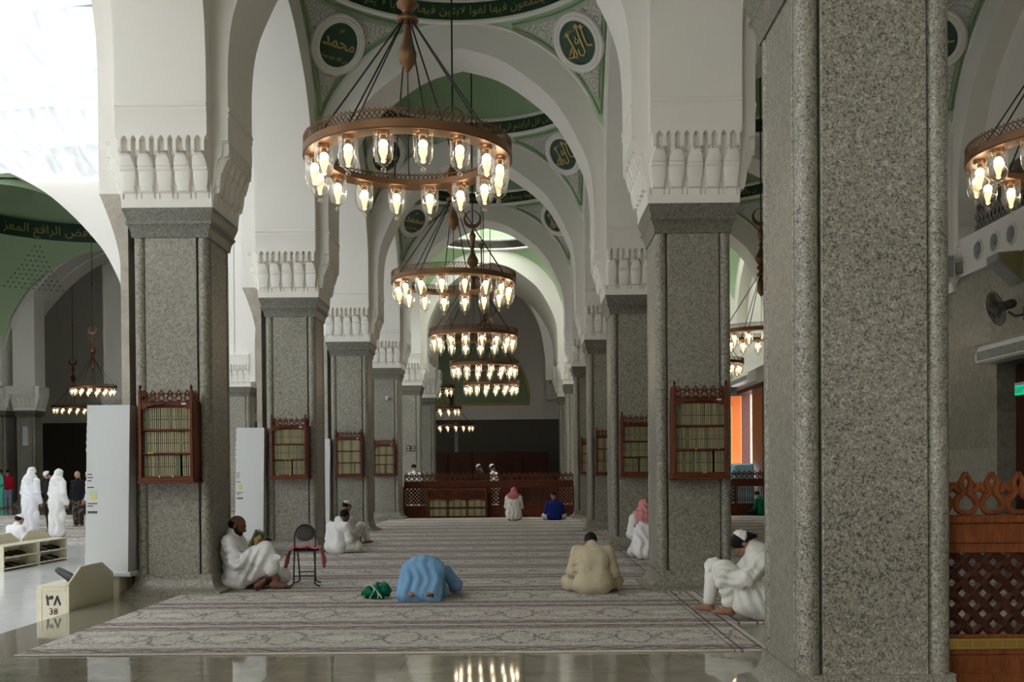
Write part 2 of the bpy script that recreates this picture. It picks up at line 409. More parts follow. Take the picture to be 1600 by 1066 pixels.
# curves of the pointed arch
INN = [tuple(p) for p in catmull(PROF, 4)]
def half_full(pts):           # springing left -> apex -> springing right
    L = [(-x, z) for x, z in pts]; return L + [(x, z) for x, z in pts[::-1][1:]]
def resample(P, n):
    P = np.array(P, float); d = np.r_[0, np.cumsum(np.linalg.norm(np.diff(P, axis=0), axis=1))]; t = np.linspace(0, d[-1], n)
    return np.c_[np.interp(t, d, P[:,0]), np.interp(t, d, P[:,1])]
ZC, RW, RS = 7.19, 2.78, 3.88
OUT = [(HW,6.06),(HW,7.81)] + [(RW*math.cos(a), ZC+RW*math.sin(a)) for a in np.linspace(math.asin((7.81-ZC)/RW), PI/2, 18)]
def arch_mesh(inner, outer, w0, w1, n=26):
    """arch running along local x, thickness w0..w1 in local y"""
    I = resample(inner, n); O = resample(outer, n)
    I = np.r_[I*[-1,1], I[::-1][1:]]; O = np.r_[O*[-1,1], O[::-1][1:]]; k = len(I); b = MB(); v = []
    for w in (w0, w1):
        v += [(x, w, z) for x, z in I] + [(x, w, z) for x, z in O]
    f = []
    for i in range(k-1):
        f += [(i,i+1,k+i+1,k+i), (2*k+i,3*k+i,3*k+i+1,2*k+i+1), (i,2*k+i,2*k+i+1,i+1), (k+i,k+i+1,3*k+i+1,3*k+i)]
    f += [(0,k,3*k,2*k), (k-1,3*k-1,4*k-1,2*k-1)[::1] if False else (k-1,2*k-1,4*k-1,3*k-1)]
    return b.add(v, f)
arch_small = arch_mesh(INN, OUT, -WD, WD)
# thin raised bead along the outer edge of the band on both faces
for sgn in (-1, 1):
    P = half_full(OUT[1:]); arch_small.tube([(x, sgn*(WD+.0), z-.02) for x, z in P], .028, 6)
arch_me = arch_small.mesh('arch_band', M['plaster'], 30)
narch = [0]
def put_arch(x, y, rz, me=None, zscale=None):
    narch[0] += 1
    o = link('trim_%d' % narch[0], me or arch_me, None, (x, y, 0)); o.rotation_euler.z = rz; struct(o); return o
for k in range(-1, 6):
    for xa in (XA, XB):
        if k == 5 and xa == XA: continue
        put_arch(xa, YK(k), 0)
for k in range(-1, 5):
    for xc in (XL, XR, XW):
        put_arch(xc, YK(k)+BAY/2, PI/2)
# deep barrel arch at the end of the main aisle
barrel = arch_mesh(INN, OUT, -WD, 4.9).mesh('barrel_arch', M['plaster'], 30)
put_arch(XA, YK(5), 0, barrel)
# far bays past the deep arch
BIG = [(5.77,6.06),(5.74,7.2),(5.55,8.41),(5.35,9.04),(4.89,9.93),(4.4,10.56),(3.75,11.27),(2.9,12.04),(2.15,12.53),(1.38,12.94),(0,13.5)]
BIGI = [tuple(p) for p in catmull(BIG, 3)]
BIGO = [(6.53,6.06),(6.53,8.6),(6.2,9.9),(5.6,10.9),(4.7,11.9),(3.6,12.75),(2.3,13.5),(1.2,13.95),(0,14.4)]
big_me = arch_mesh(BIGI, BIGO, -.6, .6).mesh('wide_arch_band', M['plaster'], 30)
put_arch(XA-BAY/2, YK(7), 0, big_me); put_arch(XA-BAY/2, YK(7)-1.9, 0, arch_mesh([(x*.965,z*.985) for x,z in BIGI], BIGO, -.5, .5).mesh('wide_arch_band_inner', M['plaster'], 30))
put_arch(-4.4+6.53, 58.9, PI/2, big_me)

# domes: pendentives + calligraphy ring + cupola
def dome_meshes():
    b = MB(); N = 96; K = 7
    th = 2*PI*(np.arange(N)+.5)/N; v = []; f = []
    th = np.sort(np.r_[2*PI*np.arange(N)/N])
    for t in th:
        rw = HW/max(abs(math.cos(t)), abs(math.sin(t)))
        for j in range(K+1):
            r = rw + (2.69-rw)*j/K
            v.append((r*math.cos(t), r*math.sin(t), ZC+math.sqrt(RS*RS-r*r)))
    for i in range(N):
        for j in range(K): f.append((i*(K+1)+j, ((i+1)%N)*(K+1)+j, ((i+1)%N)*(K+1)+j+1, i*(K+1)+j+1))
    b.add(v, f)
    pend = b.mesh('pendentives', M['green'], 40)
    cup = MB().lathe([(2.62,10.36),(2.66,10.5),(2.62,11.0),(2.42,11.6),(2.05,12.15),(1.5,12.6),(.8,12.93),(0,13.08)], 48).mesh('cupola', M['green'], 40)
    rng = MB().lathe([(2.72,9.90),(2.66,9.93),(2.66,9.97),(2.72,10.0)], 64).lathe([(2.72,10.28),(2.62,10.31),(2.62,10.36),(2.72,10.40)], 64).mesh('ring_moulding', M['plaster'], 40)
    # carved triangular panels, inset border
    c = MB()
    for q in range(4):
        v = []; f = []; n = 14; m = 8; t0, t1 = math.atan2(1.12,2.58), math.atan2(2.58,1.12)
        for i in range(n+1):
            t = t0+(t1-t0)*i/n; ro = 2.58/max(math.cos(t), math.sin(t))
            for j in range(m+1):
                r = ro+(2.83-ro)*j/m if ro > 2.83 else ro
                d = RS-.035; zz = math.sqrt(max(d*d-r*r, 0)); a = t+q*PI/2
                v.append((r*math.cos(a), r*math.sin(a), ZC+zz))
        for i in range(n):
            for j in range(m): f.append((i*(m+1)+j,(i+1)*(m+1)+j,(i+1)*(m+1)+j+1,i*(m+1)+j+1))
        c.add(v, f)
    carve = c.mesh('carved_panels', M['carved'], 40)
    # deeper green moulding following the panel edge
    g = MB()
    for q in range(4):
        for side in (0, 1):
            P = []
            for s in np.linspace(0, 1, 14):
                y = 1.0+(2.62-1.0)*s; x = 2.64; r2 = x*x+y*y; d = RS-.03
                z = ZC+math.sqrt(max(d*d-r2, .0)); p = (x, y) if side == 0 else (y, x); a = q*PI/2
                P.append((p[0]*math.cos(a)-p[1]*math.sin(a), p[0]*math.sin(a)+p[1]*math.cos(a), z))
            g.tube(P, .022, 5)
        P = [(2.78*math.cos(a), 2.78*math.sin(a), ZC+math.sqrt((RS-.03)**2-2.78**2)) for a in np.linspace(math.atan2(1.0,2.64), math.atan2(2.64,1.0), 12)+q*PI/2]
        g.tube(P, .022, 5)
    mould = g.mesh('panel_mouldings', M['green_line'], 40)
    return pend, cup, rng, carve, mould
DM = dome_meshes()
SKY = MB().lathe([(2.62,12.6),(2.0,13.0),(1.0,13.2),(0,13.25)], 48).mesh('skylight', M['glass'], 40); DRUM = MB().lathe([(2.62,10.36),(2.66,10.5),(2.64,11.6),(2.62,12.62)], 48).mesh('skylight_drum', M['green'], 40)
def place_dome(x, y, plain=False):
    o = struct(link('ceiling', DM[0], None, (x, y, 0)))
    link('cupola' if not plain else 'skylight', DM[1] if not plain else SKY, o); link('ring_moulding', DM[2], o)
    if plain: link('skylight_drum', DRUM, o)
    if not plain: link('carved_panel', DM[3], o); link('panel_moulding', DM[4], o)
    return o
for k in range(-2, 5):
    place_dome(XA, YK(k)+BAY/2, k == 4); place_dome(XB, YK(k)+BAY/2, k == 4)
plane_box('ceiling', 'plaster', -5.3, 9.0, -9, 33.3, 13.3, 13.6); plane_box('ceiling', 'plaster', -5.3, 9.0, 38.8, 45.0, 13.3, 13.6)
for a_, b_ in ((-5.3,-3.9),(1.6,2.65),(8.1,9.0)): plane_box('ceiling', 'plaster', a_, b_, 33.3, 38.8, 13.3, 13.6)

# calligraphy bands
band_me = MB().lathe([(2.69,9.985),(2.66,10.29)], 64).mesh('enamel_band', M['dkgreen'], 40)
def ring_text(txt, a_mid, r, z0, h, mat='gold', rtl=True):
    v, f = text_geo(shape(txt), .0, 1.0, .0)
    if len(v) == 0: return None
    y0 = -.32; sc = h/1.25; w = (v[:,0].max()-v[:,0].min())*sc; x = (v[:,0]-v[:,0].min())*sc - w/2
    # seen from the inside facing outwards, text runs with decreasing angle to the right
    a = a_mid - x/r; rr = r
    P = np.c_[rr*np.cos(a), rr*np.sin(a), z0+(v[:,1]-y0)*sc]
    return MB().add(P, f).mesh('band_lettering', M[mat], fix=False)
T1 = 'وكاسا دهاقا لا يسمعون فيها لغوا لابثين فيها احقابا لا يذوقون فيها بردا'
T2 = 'في ضلال مبين قل ارءيتم ان اصبح ماؤكم غورا فمن ياتيكم'.replace('ؤ','و').replace('ء','ا')
T3 = 'ن والقلم وما يسطرون ما انت بنعمة ربك بمجنون'
def put_band(x, y, txt, where, a=PI/2):
    o = link('calligraphy_band', band_me, None, (x, y, 0))
    tag(o, 'dark green band of gilded script, '+where, 'calligraphy band')
    t = ring_text(txt, a, 2.635, 10.0, .27)
    link('lettering', t, o)
put_band(XA, YK(1)+BAY/2, T1, 'topmost in the main aisle, above the nearest chandelier', PI/2)
put_band(XA, YK(2)+BAY/2, T2, 'seen through the second big arch of the main aisle', PI/2-.25)
put_band(XA, YK(3)+BAY/2, T3, 'seen through the third arch of the main aisle', PI/2-.1)
put_band(XB, YK(1)+BAY/2, T2, 'in the right aisle behind the big front column', PI/2)
put_band(XB, YK(2)+BAY/2, T1, 'in the right aisle gap, the upper one', PI/2)
put_band(XB, YK(3)+BAY/2, T3, 'in the right aisle gap, the lower one', PI/2)

# medallions on the pendentives
def medallion(bx, by, side, where, a=PI/4):
    """side +1 right / -1 left, on the far pendentives"""
    h = 2.256; px, py = bx+side*h, by+h; pz = ZC+math.sqrt(RS*RS-2*h*h)
    n = Vector((bx-px, by-py, ZC-pz)).normalized()
    up = Vector((0,0,1)); up = (up - n*up.dot(n)).normalized(); rt = up.cross(n)
    R = Matrix((rt, up, n)).transposed().to_4x4()
    pos = Vector((px,py,pz)) + n*.105
    o = link('calligraphy_medallion', MB().lathe([(0,.02),(.385,.02),(.395,.0)], 40).mesh('disc', M['dkgreen'], 30))
    o.matrix_world = Matrix.Translation(pos) @ R
    tag(o, 'round green medallion, %s gilt script, %s' % (('angular' if side > 0 else 'curved'), where), 'medallion')
    MB().lathe([(.39,0),(.392,.045),(.41,.055),(.43,.04),(.445,.04),(.455,.055),(.47,.055),(.48,.035),(.51,.03),(.525,.045),(.545,.03),(.55,-.08)], 40).obj('rim', M['plaster'], o, 40)
    b = MB()
    def word(t, size, cx, cy_, rot=0, bold=.015):
        v, f = text_geo(t, .008, 1.0, bold); c = (v.max(0)+v.min(0))/2; v = (v-[c[0],c[1],0])*size
        ca, sa = math.cos(rot), math.sin(rot); v = np.c_[v[:,0]*ca-v[:,1]*sa+cx, v[:,0]*sa+v[:,1]*ca+cy_, v[:,2]+.03]; b.add(v, f)
    if side > 0:
        for pts in ([(.20,.27),(.185,.0),(.20,-.10),(.31,-.12)],[(.24,.21),(.20,.27),(.16,.22)],[(.10,.31),(.09,.05),(.10,-.19),(.03,-.24),(-.03,-.21),(-.03,-.10)],[(.14,.25),(.10,.31),(.06,.26)],[(-.16,.22),(-.12,.0),(-.09,-.18),(-.12,-.24),(-.17,-.20),(-.14,-.10)],[(-.20,.17),(-.16,.22),(-.12,.17)],[(-.14,-.04),(-.22,-.12),(-.30,-.20),(-.17,-.21)],[(.04,.06),(.04,.0),(-.03,.0),(-.03,.06)],[(.0,.12),(.0,.055)]):
            q = MB().tube([(x, y, 0) for x, y in pts], .021, 6); q.xf(Matrix.Translation((0,0,.034)) @ Matrix.Diagonal((1,1,.35,1))); b.join(q)
        word(shape('جل جلاله'), .09, -.04, .235, .3)
    else:
        word(shape('محمد'), .31, .0, .02, 0, .018)
        word(shape('صلى الله عليه وسلم'), .085, .0, -.25); word(shape('عز'), .12, -.02, .25, .3)
    b.obj('lettering', M['gold'], o)
    return o
for k, t in ((1,'nearest on its side of the main aisle'), (2,'second on its side of the main aisle'), (3,'third on its side of the main aisle')):
    medallion(XA, YK(k)+BAY/2, 1, t); medallion(XA, YK(k)+BAY/2, -1, t)
medallion(XB, YK(1)+BAY/2, 1, 'high beside the right wall arch'); medallion(XB, YK(1)+BAY/2, -1, 'in the right aisle behind the big front column')
medallion(XB, YK(2)+BAY/2, -1, 'in the gap between the two right columns')

# ------------------------------------------------------------------ columns
def colonnette_mb():
    b = MB()
    for sx in (-1,1):
        for sy in (-1,1):
            b.tube([(sx*.397, sy*.397, Z_BASE-.01), (sx*.397, sy*.397, Z_CAP0+.01)], .073, 20, caps=False)
    return b
def sq_lathe(prof):
    """square horizontal section following (half, z)"""
    b = MB(); v = []; n = len(prof)
    for (h, z) in prof: v += [(-h,-h,z),(h,-h,z),(h,h,z),(-h,h,z)]
    f = [(i*4+k, i*4+(k+1)%4, (i+1)*4+(k+1)%4, (i+1)*4+k) for i in range(n-1) for k in range(4)]
    f += [(3,2,1,0), tuple((n-1)*4+k for k in range(4))]
    return b.add(v, f)
shaft_mb = MB().box(-.36,.36,-.36,.36,Z_BASE-.02,Z_CAP0+.02)
for (a, c) in ((.462,.322),(.322,.462)): shaft_mb.bbox(-a,a,-c,c,Z_BASE-.005,Z_CAP0+.005,.006)
base_mb = sq_lathe([(.62,0),(.62,.045),(.60,.055)]+[(.60-.12*math.sin(t)**.9, .06+.17*(1-math.cos(t))) for t in np.linspace(.1,PI/2,9)]+[(.482,Z_BASE)])
cap_mb = sq_lathe([(.478,Z_CAP0),(.482,4.49),(.487,4.53),(.497,4.57),(.515,4.605),(.53,4.625),(.535,4.63),(.535,4.655),(.522,4.66),(.522,4.67),(.535,4.71),(.553,4.76),(.565,4.80),(.565,Z_CAP1)])
def impost_mb():
    """white stalactite block: four corbelled arms with niches"""
    b = MB()
    b.box(-WD,WD,-WD,WD,Z_CAP1,13.3)
    nu, nv = 110, 84
    us = np.linspace(-WD, WD, nu+1); vs = np.linspace(0, 1, nv+1)*(5.68-Z_CAP1)+Z_CAP1
    U, Z = np.meshgrid(us, vs, indexing='ij')
    flare = np.interp(Z, [4.82,4.90,4.99,5.01,5.12,5.24,5.26,5.36,5.42,5.44,5.50,5.68], [.57,.572,.585,.610,.635,.648,.672,.700,.712,.750,.765,.765])
    c = np.abs(((U+WD)/(2*WD)*5) % 1 - .5)           # 0 centre of a bottle, .5 between
    zn = Z
    hw = np.interp(zn, [5.00,5.05,5.10,5.20,5.27,5.33,5.38,5.43,5.455], [.34,.35,.41,.455,.46,.43,.37,.28,.20])
    inb = np.clip((hw-c)/.045+.5, 0, 1)
    bulge = .030*np.sqrt(np.clip(1-(c/.48)**2, 0, 1))
    body_ = (zn > 5.0) & (zn < 5.455)
    d = np.where(body_, inb*bulge - (1-inb)*.035, 0)
    nh = np.interp(zn, [5.43,5.45,5.585,5.62,5.645], [.13,.17,.17,.10,0.0])      # neck niche over each bottle
    bh = np.interp(zn, [5.30,5.36,5.42,5.585,5.62,5.645], [.045,.09,.13,.13,.075,0.0])   # niche between two bottles
    d = np.where((zn >= 5.44) & (c < nh), -.05-.03*np.clip(1-c/np.maximum(nh,1e-3),0,1), d)
    d = np.where((zn >= 5.30) & (.5-c < bh), -.075, d)
    leg = (zn > 4.93) & (zn < 5.07) & (np.abs(c-.36) < .032); d = np.where(leg, -.022, d)
    d = d - .012*np.exp(-((zn-5.29)/.007)**2)*inb*body_ - .010*np.exp(-((zn-5.475)/.006)**2)*(c < .3)
    off = flare + d
    for q in range(4):
        a = q*PI/2; ca, sa = math.cos(a), math.sin(a)
        X, Y = U, -off; v = np.c_[(X*ca-Y*sa).ravel(), (X*sa+Y*ca).ravel(), Z.ravel()]
        m = nv+1; f = [(i*m+j, (i+1)*m+j, (i+1)*m+j+1, i*m+j+1) for i in range(nu) for j in range(nv)]
        b.add(v, f)
        # closed sides of the arm
        for s, i in ((-1,0),(1,nu)):
            sv = []; 
            for j in range(nv+1):
                for yy in (-.5, -off[i,j]): sv.append((s*WD*ca-yy*sa, s*WD*sa+yy*ca, vs[j]))
            b.add(sv, [(2*j,2*j+1,2*j+3,2*j+2) for j in range(nv)])
        # block above the niches up to the springing, with mouldings
        blk = MB()
        prof = [(.5,5.68),(.765,5.68),(.765,5.93),(.775,5.945),(.775,5.965),(.768,5.975),(.768,5.995),(.785,6.01),(.785,6.03),(.77,6.06),(.5,6.06)]
        pv = []; n = len(prof)
        for x in (-WD, WD): pv += [(x, -y, z) for (y, z) in prof]
        blk.add(pv, [(i,(i+1)%n,n+(i+1)%n,n+i) for i in range(n)]+[tuple(range(n))[::-1], tuple(range(n,2*n))])
        # pier up to the band beside the arch foot
        b.join(blk, Matrix.Rotation(a, 4, 'Z'))
    return b
ME_COLN = colonnette_mb(); 
me_base = base_mb.mesh('base', M['granite'], 40); me_shaft = shaft_mb.mesh('shaft', M['granite'])
me_cap = cap_mb.mesh('capital', M['granite_dark'], 25); me_imp = impost_mb().mesh('impost', M['plaster'], 35)
_one = MB().tube([(0,0,Z_BASE-.01),(0,0,Z_CAP0+.01)], .073, 20, caps=False).mesh('colonnette', M['granite'], 40)
def column(x, y, label, z=0, plain=False):
    o = thing('stone_column', label, 'column', (x,y,z), group='granite columns carrying the arches')
    link('base', me_base, o); link('shaft', me_shaft, o); link('capital', me_cap, o); link('stalactite_impost', me_imp, o)
    for sx in (-1,1):
        for sy in (-1,1): link('colonnette', _one, o, (sx*.397, sy*.397, 0))
    return o
ordn = ['front','second','third','fourth','fifth','sixth','seventh']
for k in range(0, 7):
    if k == 0: column(XL, YK(0), 'granite column just outside the left edge, nearest in the left row'); continue
    column(XL, YK(k), {1:'grey granite column at left with a bookcase and a man leaning on its side',2:'second grey granite column of the left row, bookcase on its front',3:'third granite column of the left row, behind the man in a white cap',4:'fourth granite column of the left row with a small white camera on it',5:'fifth granite column of the left row, ending at the wooden screen',6:'last granite column of the left row, behind the wooden screen'}[k])
for k in range(0, 7):
    column(XR, YK(k), {0:'huge granite column close by at the right, cut by the top of the photo',1:'grey granite column right of centre with a dark bookcase on its front',2:'granite column with the kneeling man in a checked headscarf before it',3:'third slender granite column of the right row seen past the others',4:'fourth slender granite column of the right row seen past the others',5:'fifth granite column of the right row, ending at the wooden screen',6:'dark granite column beyond the right end of the wooden screen'}[k])
for k in (3, 4, 5):
    column(XW, YK(k), 'granite pilaster on the right wall, %s from the front' % ordn[k])
for k in (1, 2):
    o = thing('wall_impost', 'white stalactite bracket on the right wall, %s' % ('nearest' if k == 1 else 'beside the loudspeaker'), 'bracket', (XW, YK(k), 0)); link('niches', me_imp, o)
# courtyard columns across
column(-10.9, YK(5), 'sunlit pale granite column across the courtyard')
column(-14.5, YK(5)+.1, 'stone pier at the right foot of the great courtyard arch'); 
for (x, y, l) in ((-25.4, YK(7), 'dim granite column far across the courtyard, left of the dark hall'), (-27.0, YK(7)+1.2, 'dim granite column far across the courtyard at the left picture edge'), (-22.4, YK(7)+4,'dim granite column far inside the dark hall across the courtyard')):
    column(x, y, l)

# ------------------------------------------------------------------ walls
def panel_wall(name, mat, inner, hw, ztop, w0, w1, z0=0.0):
    """wall slab with one arched opening; local x along wall"""
    I = np.array(half_full(inner)); b = MB(); k = len(I); v = []; f = []
    for w in (w0, w1):
        v += [(x, w, z) for x, z in I] + [(x, w, ztop) for x, z in I]
    for i in range(k-1):
        f += [(i,i+1,k+i+1,k+i), (2*k+i,3*k+i,3*k+i+1,2*k+i+1), (i,2*k+i,2*k+i+1,i+1), (k+i,k+i+1,3*k+i+1,3*k+i)]
    b.add(v, f)
    s = abs(I[0][0])
    for a, c in ((-hw,-s),(s,hw)): b.box(a, c, w0, w1, z0, ztop)
    return b
# facade layer of the left arcade towards the courtyard (x from -5.31 to -4.94)
FINN = [(x*2.9/2.5, z) for x, z in INN]
fac = panel_wall('f', None, FINN, BAY/2, 14.2, -.185, .185, 5.05).mesh('facade', M['plaster'], 30)
for k in range(-1, 6):
    o = struct(link('wall_left', fac, None, (-5.125, YK(k)+BAY/2, 0))); o.rotation_euler.z = PI/2
pil = MB()
pr = [(-.08,0),(-.08,4.15)]+[(-.08-.26*t**1.5, 4.15+.9*t) for t in np.linspace(.1,1,9)]
pv = [(x, y, z) for y in (-.365,.365) for (x,z) in pr+[(.02,5.05),(.02,0)]]; n = len(pv)//2
pil.add(pv, [(i,(i+1)%n,n+(i+1)%n,n+i) for i in range(n)]+[tuple(range(n))[::-1], tuple(range(n,2*n))])
pil_me = pil.mesh('pilaster', M['beige'], 30)
for k in range(0, 6):
    o = thing('marble_pilaster', 'beige marble pilaster flaring upward on the courtyard side of the %s left column' % ordn[k], 'pilaster', (-4.97, YK(k), -.15 if False else 0)); link('cladding', pil_me, o)
# great facade across the courtyard
o = struct(panel_wall('w', None, BIGI, 6.2, 14.6, -.45, .45).obj('wall_back', M['plaster'], None, 30, (-20.65, 39.0, 0)))
o = struct(panel_wall('w', None, INN, BAY/2+.0, 14.6, -.30, .45, 5.0).obj('wall_back', M['plaster'], None, 30, (-7.65, 39.0, 0)))
plane_box('wall_back', 'plaster', -14.45, -10.9, 38.7, 39.45, 5.0, 14.6)
plane_box('wall_back', 'plaster', -60, -26.85, 38.6, 39.45, 0, 14.6)
# step up at the far hall
plane_box('floor', 'beige', -26.8, -14.4, 37.9, 38.4, -.2, -.01)
plane_box('wall_back', 'plaster', -5.3, 9.0, -9.3, -9.0, 0, 13.6)  # unseen wall behind the camera, added to hold back light from behind
plane_box('wall_front_light_block', 'plaster', -60, -5.31, -6.4, -6, -.4, 14.6)  # unseen wall, put in to limit sky light on the front faces
plane_box('wall_left', 'plaster', -60, -36.6, -6, 38.6, -.4, 14.6)
# far hall big bay with green vault
def big_bay(cx, cy_, where, lett):
    S = 5.77/2.71*.995; ZCb = 7.15; Rb = RS*S; b = MB(); N = 96; K = 7; v = []; f = []
    hw = 5.9
    for i in range(N):
        t = 2*PI*i/N; rw = hw/max(abs(math.cos(t)), abs(math.sin(t)))
        for j in range(K+1):
            r = rw+(5.6-rw)*j/K; v.append((r*math.cos(t), r*math.sin(t), ZCb+math.sqrt(max(Rb*Rb-r*r, .01))))
    for i in range(N):
        for j in range(K): f.append((i*(K+1)+j, ((i+1)%N)*(K+1)+j, ((i+1)%N)*(K+1)+j+1, i*(K+1)+j+1))
    b.add(v, f); o = struct(b.obj('ceiling', M['green'], None, 40, (cx, cy_, 0)))
    MB().lathe([(5.8,13.17),(5.8,14.3),(5.5,15.5),(4.8,17.2),(3,18.6),(0,19.2)], 40).obj('cupola', M['green'], o, 40)
    # triangular field of small relief studs on the far pendentives
    st = MB()
    for q in (PI*.31, PI*.69):
        for row in range(10):
            for c in range(row+2):
                u = (c-(row+1)/2)*.25; zz = 12.85-.21*row; t = q+u/6.6
                r = math.sqrt(max(Rb*Rb-(zz-ZCb)**2, 0))-.05; st.sphere((r*math.cos(t), r*math.sin(t), zz), .06, 6, 4, (1,1,.7))
    st.obj('relief_stud', M['green_line'], o, 40)
    bd = link('calligraphy_band', MB().lathe([(5.62,13.15),(5.56,14.05)], 64).mesh('enamel_band', M['dkgreen'], 40), None, (cx, cy_, 0))
    tag(bd, where, 'calligraphy band')
    t = ring_text(lett, PI/2+.32, 5.52, 13.25, .75); link('lettering', t, bd)
    return o
big_bay(-20.65, 45.6, 'dark green band of script in the great arch across the courtyard', 'العدل الحكم القابض الباسط الخافض الرافع المعز المذل السميع البصير')
_bb = MB().add([(-6.2,-6.6,14.5),(6.2,-6.6,14.5),(6.2,6.6,14.5),(-6.2,6.6,14.5)], [(0,1,2,3)])
for (x, y, r) in ((-20.65,52.4,0),(-14.4,45.6,PI/2),(-26.9,45.6,PI/2),(-20.65,53.8,0)): put_arch(x, y, r, big_me)
for (x,y) in ((-14.4,52.4),(-26.9,52.4),(-26.9,39.6)):
    column(x, y, 'dim granite column at a corner of the far domed bay, x%d' % 0 if False else {(-14.4,52.4):'dim column at the far right corner of the great domed bay',(-26.9,52.4):'dim column at the far left corner of the great domed bay',(-26.9,39.6):'column at the left foot of the great courtyard arch'}[(x,y)])
plane_box('wall_back', 'stone_shaded', -60, 9, 65.5, 66, 0, 4.85); plane_box('wall_back', 'plaster', -60, 9, 65.5, 66, 4.85, 20)
plane_box('wall_left', 'plaster', -40.5, -40, 39.45, 66, 0, 20)
plane_box('ceiling', 'plaster', -60, 9, 39.2, 66, 19.6, 20); plane_box('wall_back', 'plaster', -60, -4.9, 39.0, 39.4, 14.5, 20)
plane_box('wall_back', 'plaster', -5.0, 9, 45.0, 45.3, 13.0, 20)
plane_box('wall_left', 'plaster', -9.5, -4.95, 44.2, 44.6, 9.6, 20)
# green lunette with gilt edge on the back wall
L = [( -4.85*math.cos(a), 4.7*math.sin(a)**.92 if a < PI else 0) for a in np.linspace(0.001, PI-.001, 30)]
ln = link('painted_lunette', MB().prism(L, -.04, 0, 'y').mesh('field', M['green_line']), None, (-4.4, 65.47, 5.85)); tag(ln, 'dark green half-round painted field on the far end wall', 'lunette')
MB().tube([(x, -.05, z) for x, z in L]+[(L[0][0],-.05,0)], .09, 6).obj('gilt_edge', M['gold'], ln)
# door wall of dark cabinets at the end
# right wall with recess, doors
W0 = 8.2
def rwall(y0, y1, z0, z1, x0=W0, x1=8.9, mat='stone', name='wall_right'): return plane_box(name, mat, x0, x1, y0, y1, z0, z1)
rwall(-9, 13.6, 0, 5.05); rwall(13.6, 17.6, 3.3, 5.05); rwall(17.6, 34.6, 0, 5.05); rwall(34.6, 38.7, 4.45, 5.05); rwall(38.7, 66, 0, 5.05)
rwall(13.6, 17.6, 0, 3.3, 8.85, 8.95)
rwall(-9, 45, 5.05, 5.76, 8.18, 8.9, 'plaster'); rwall(-9, 45, 5.76, 13.3, 8.5, 8.9, 'plaster'); rwall(45, 66, 5.05, 20, 8.2, 8.9, 'plaster')
MB().box(8.12,8.2,-9,45,5.03,5.075).box(8.15,8.2,-9,45,5.075,5.1).obj('baseboard_right', M['plaster'])['kind'] = 'structure'
# ------------------------------------------------------------------ awning over the courtyard
def awning():
    y0, y1, n = -1.74, 38.1, 12; st = (y1-y0)/n  # nearest strips are unseen, added to cut sky light on the arcade fronts
    for i in range(n):
        a = y0+i*st; b = MB(); v = []; f = []; nx, ny = 14, 16
        for ix in range(nx+1):
            x = -5.45-31*ix/nx
            for j in range(ny+1):
                t = j/ny; sag = -.95*(4*t*(1-t))**.8*(1+.18*math.sin(ix*2.1+i)) + .05*math.sin(t*19+ix*.5)
                v.append((x, a+st*t, 13.25+sag))
        for ix in range(nx):
            for j in range(ny): f.append((ix*(ny+1)+j, (ix+1)*(ny+1)+j, (ix+1)*(ny+1)+j+1, ix*(ny+1)+j+1))
        o = b.add(v, f).obj('awning_strip', M['awning'], None, 60, fix=False)
        vis = i in (6,7,8,9)
        lab = 'white sagging fabric awning over the courtyard, '+({11:'farthest strip, lowest in the photo',10:'second strip from the far wall',9:'third strip from the far wall',8:'fourth strip from the far wall'}.get(i,'one of the strips nearer the viewer'))
        tag(o, lab, 'awning', 'fabric strips of the courtyard roof')
    for i in range(n+1):
        a = y0+i*st; o = MB().box(-36.5,-5.35,a-.11,a+.11,12.95,13.3).obj('awning_beam', M['white_metal'])
        tag(o, 'thin pale beam between two fabric awning strips', 'beam', 'beams of the courtyard roof')
awning()

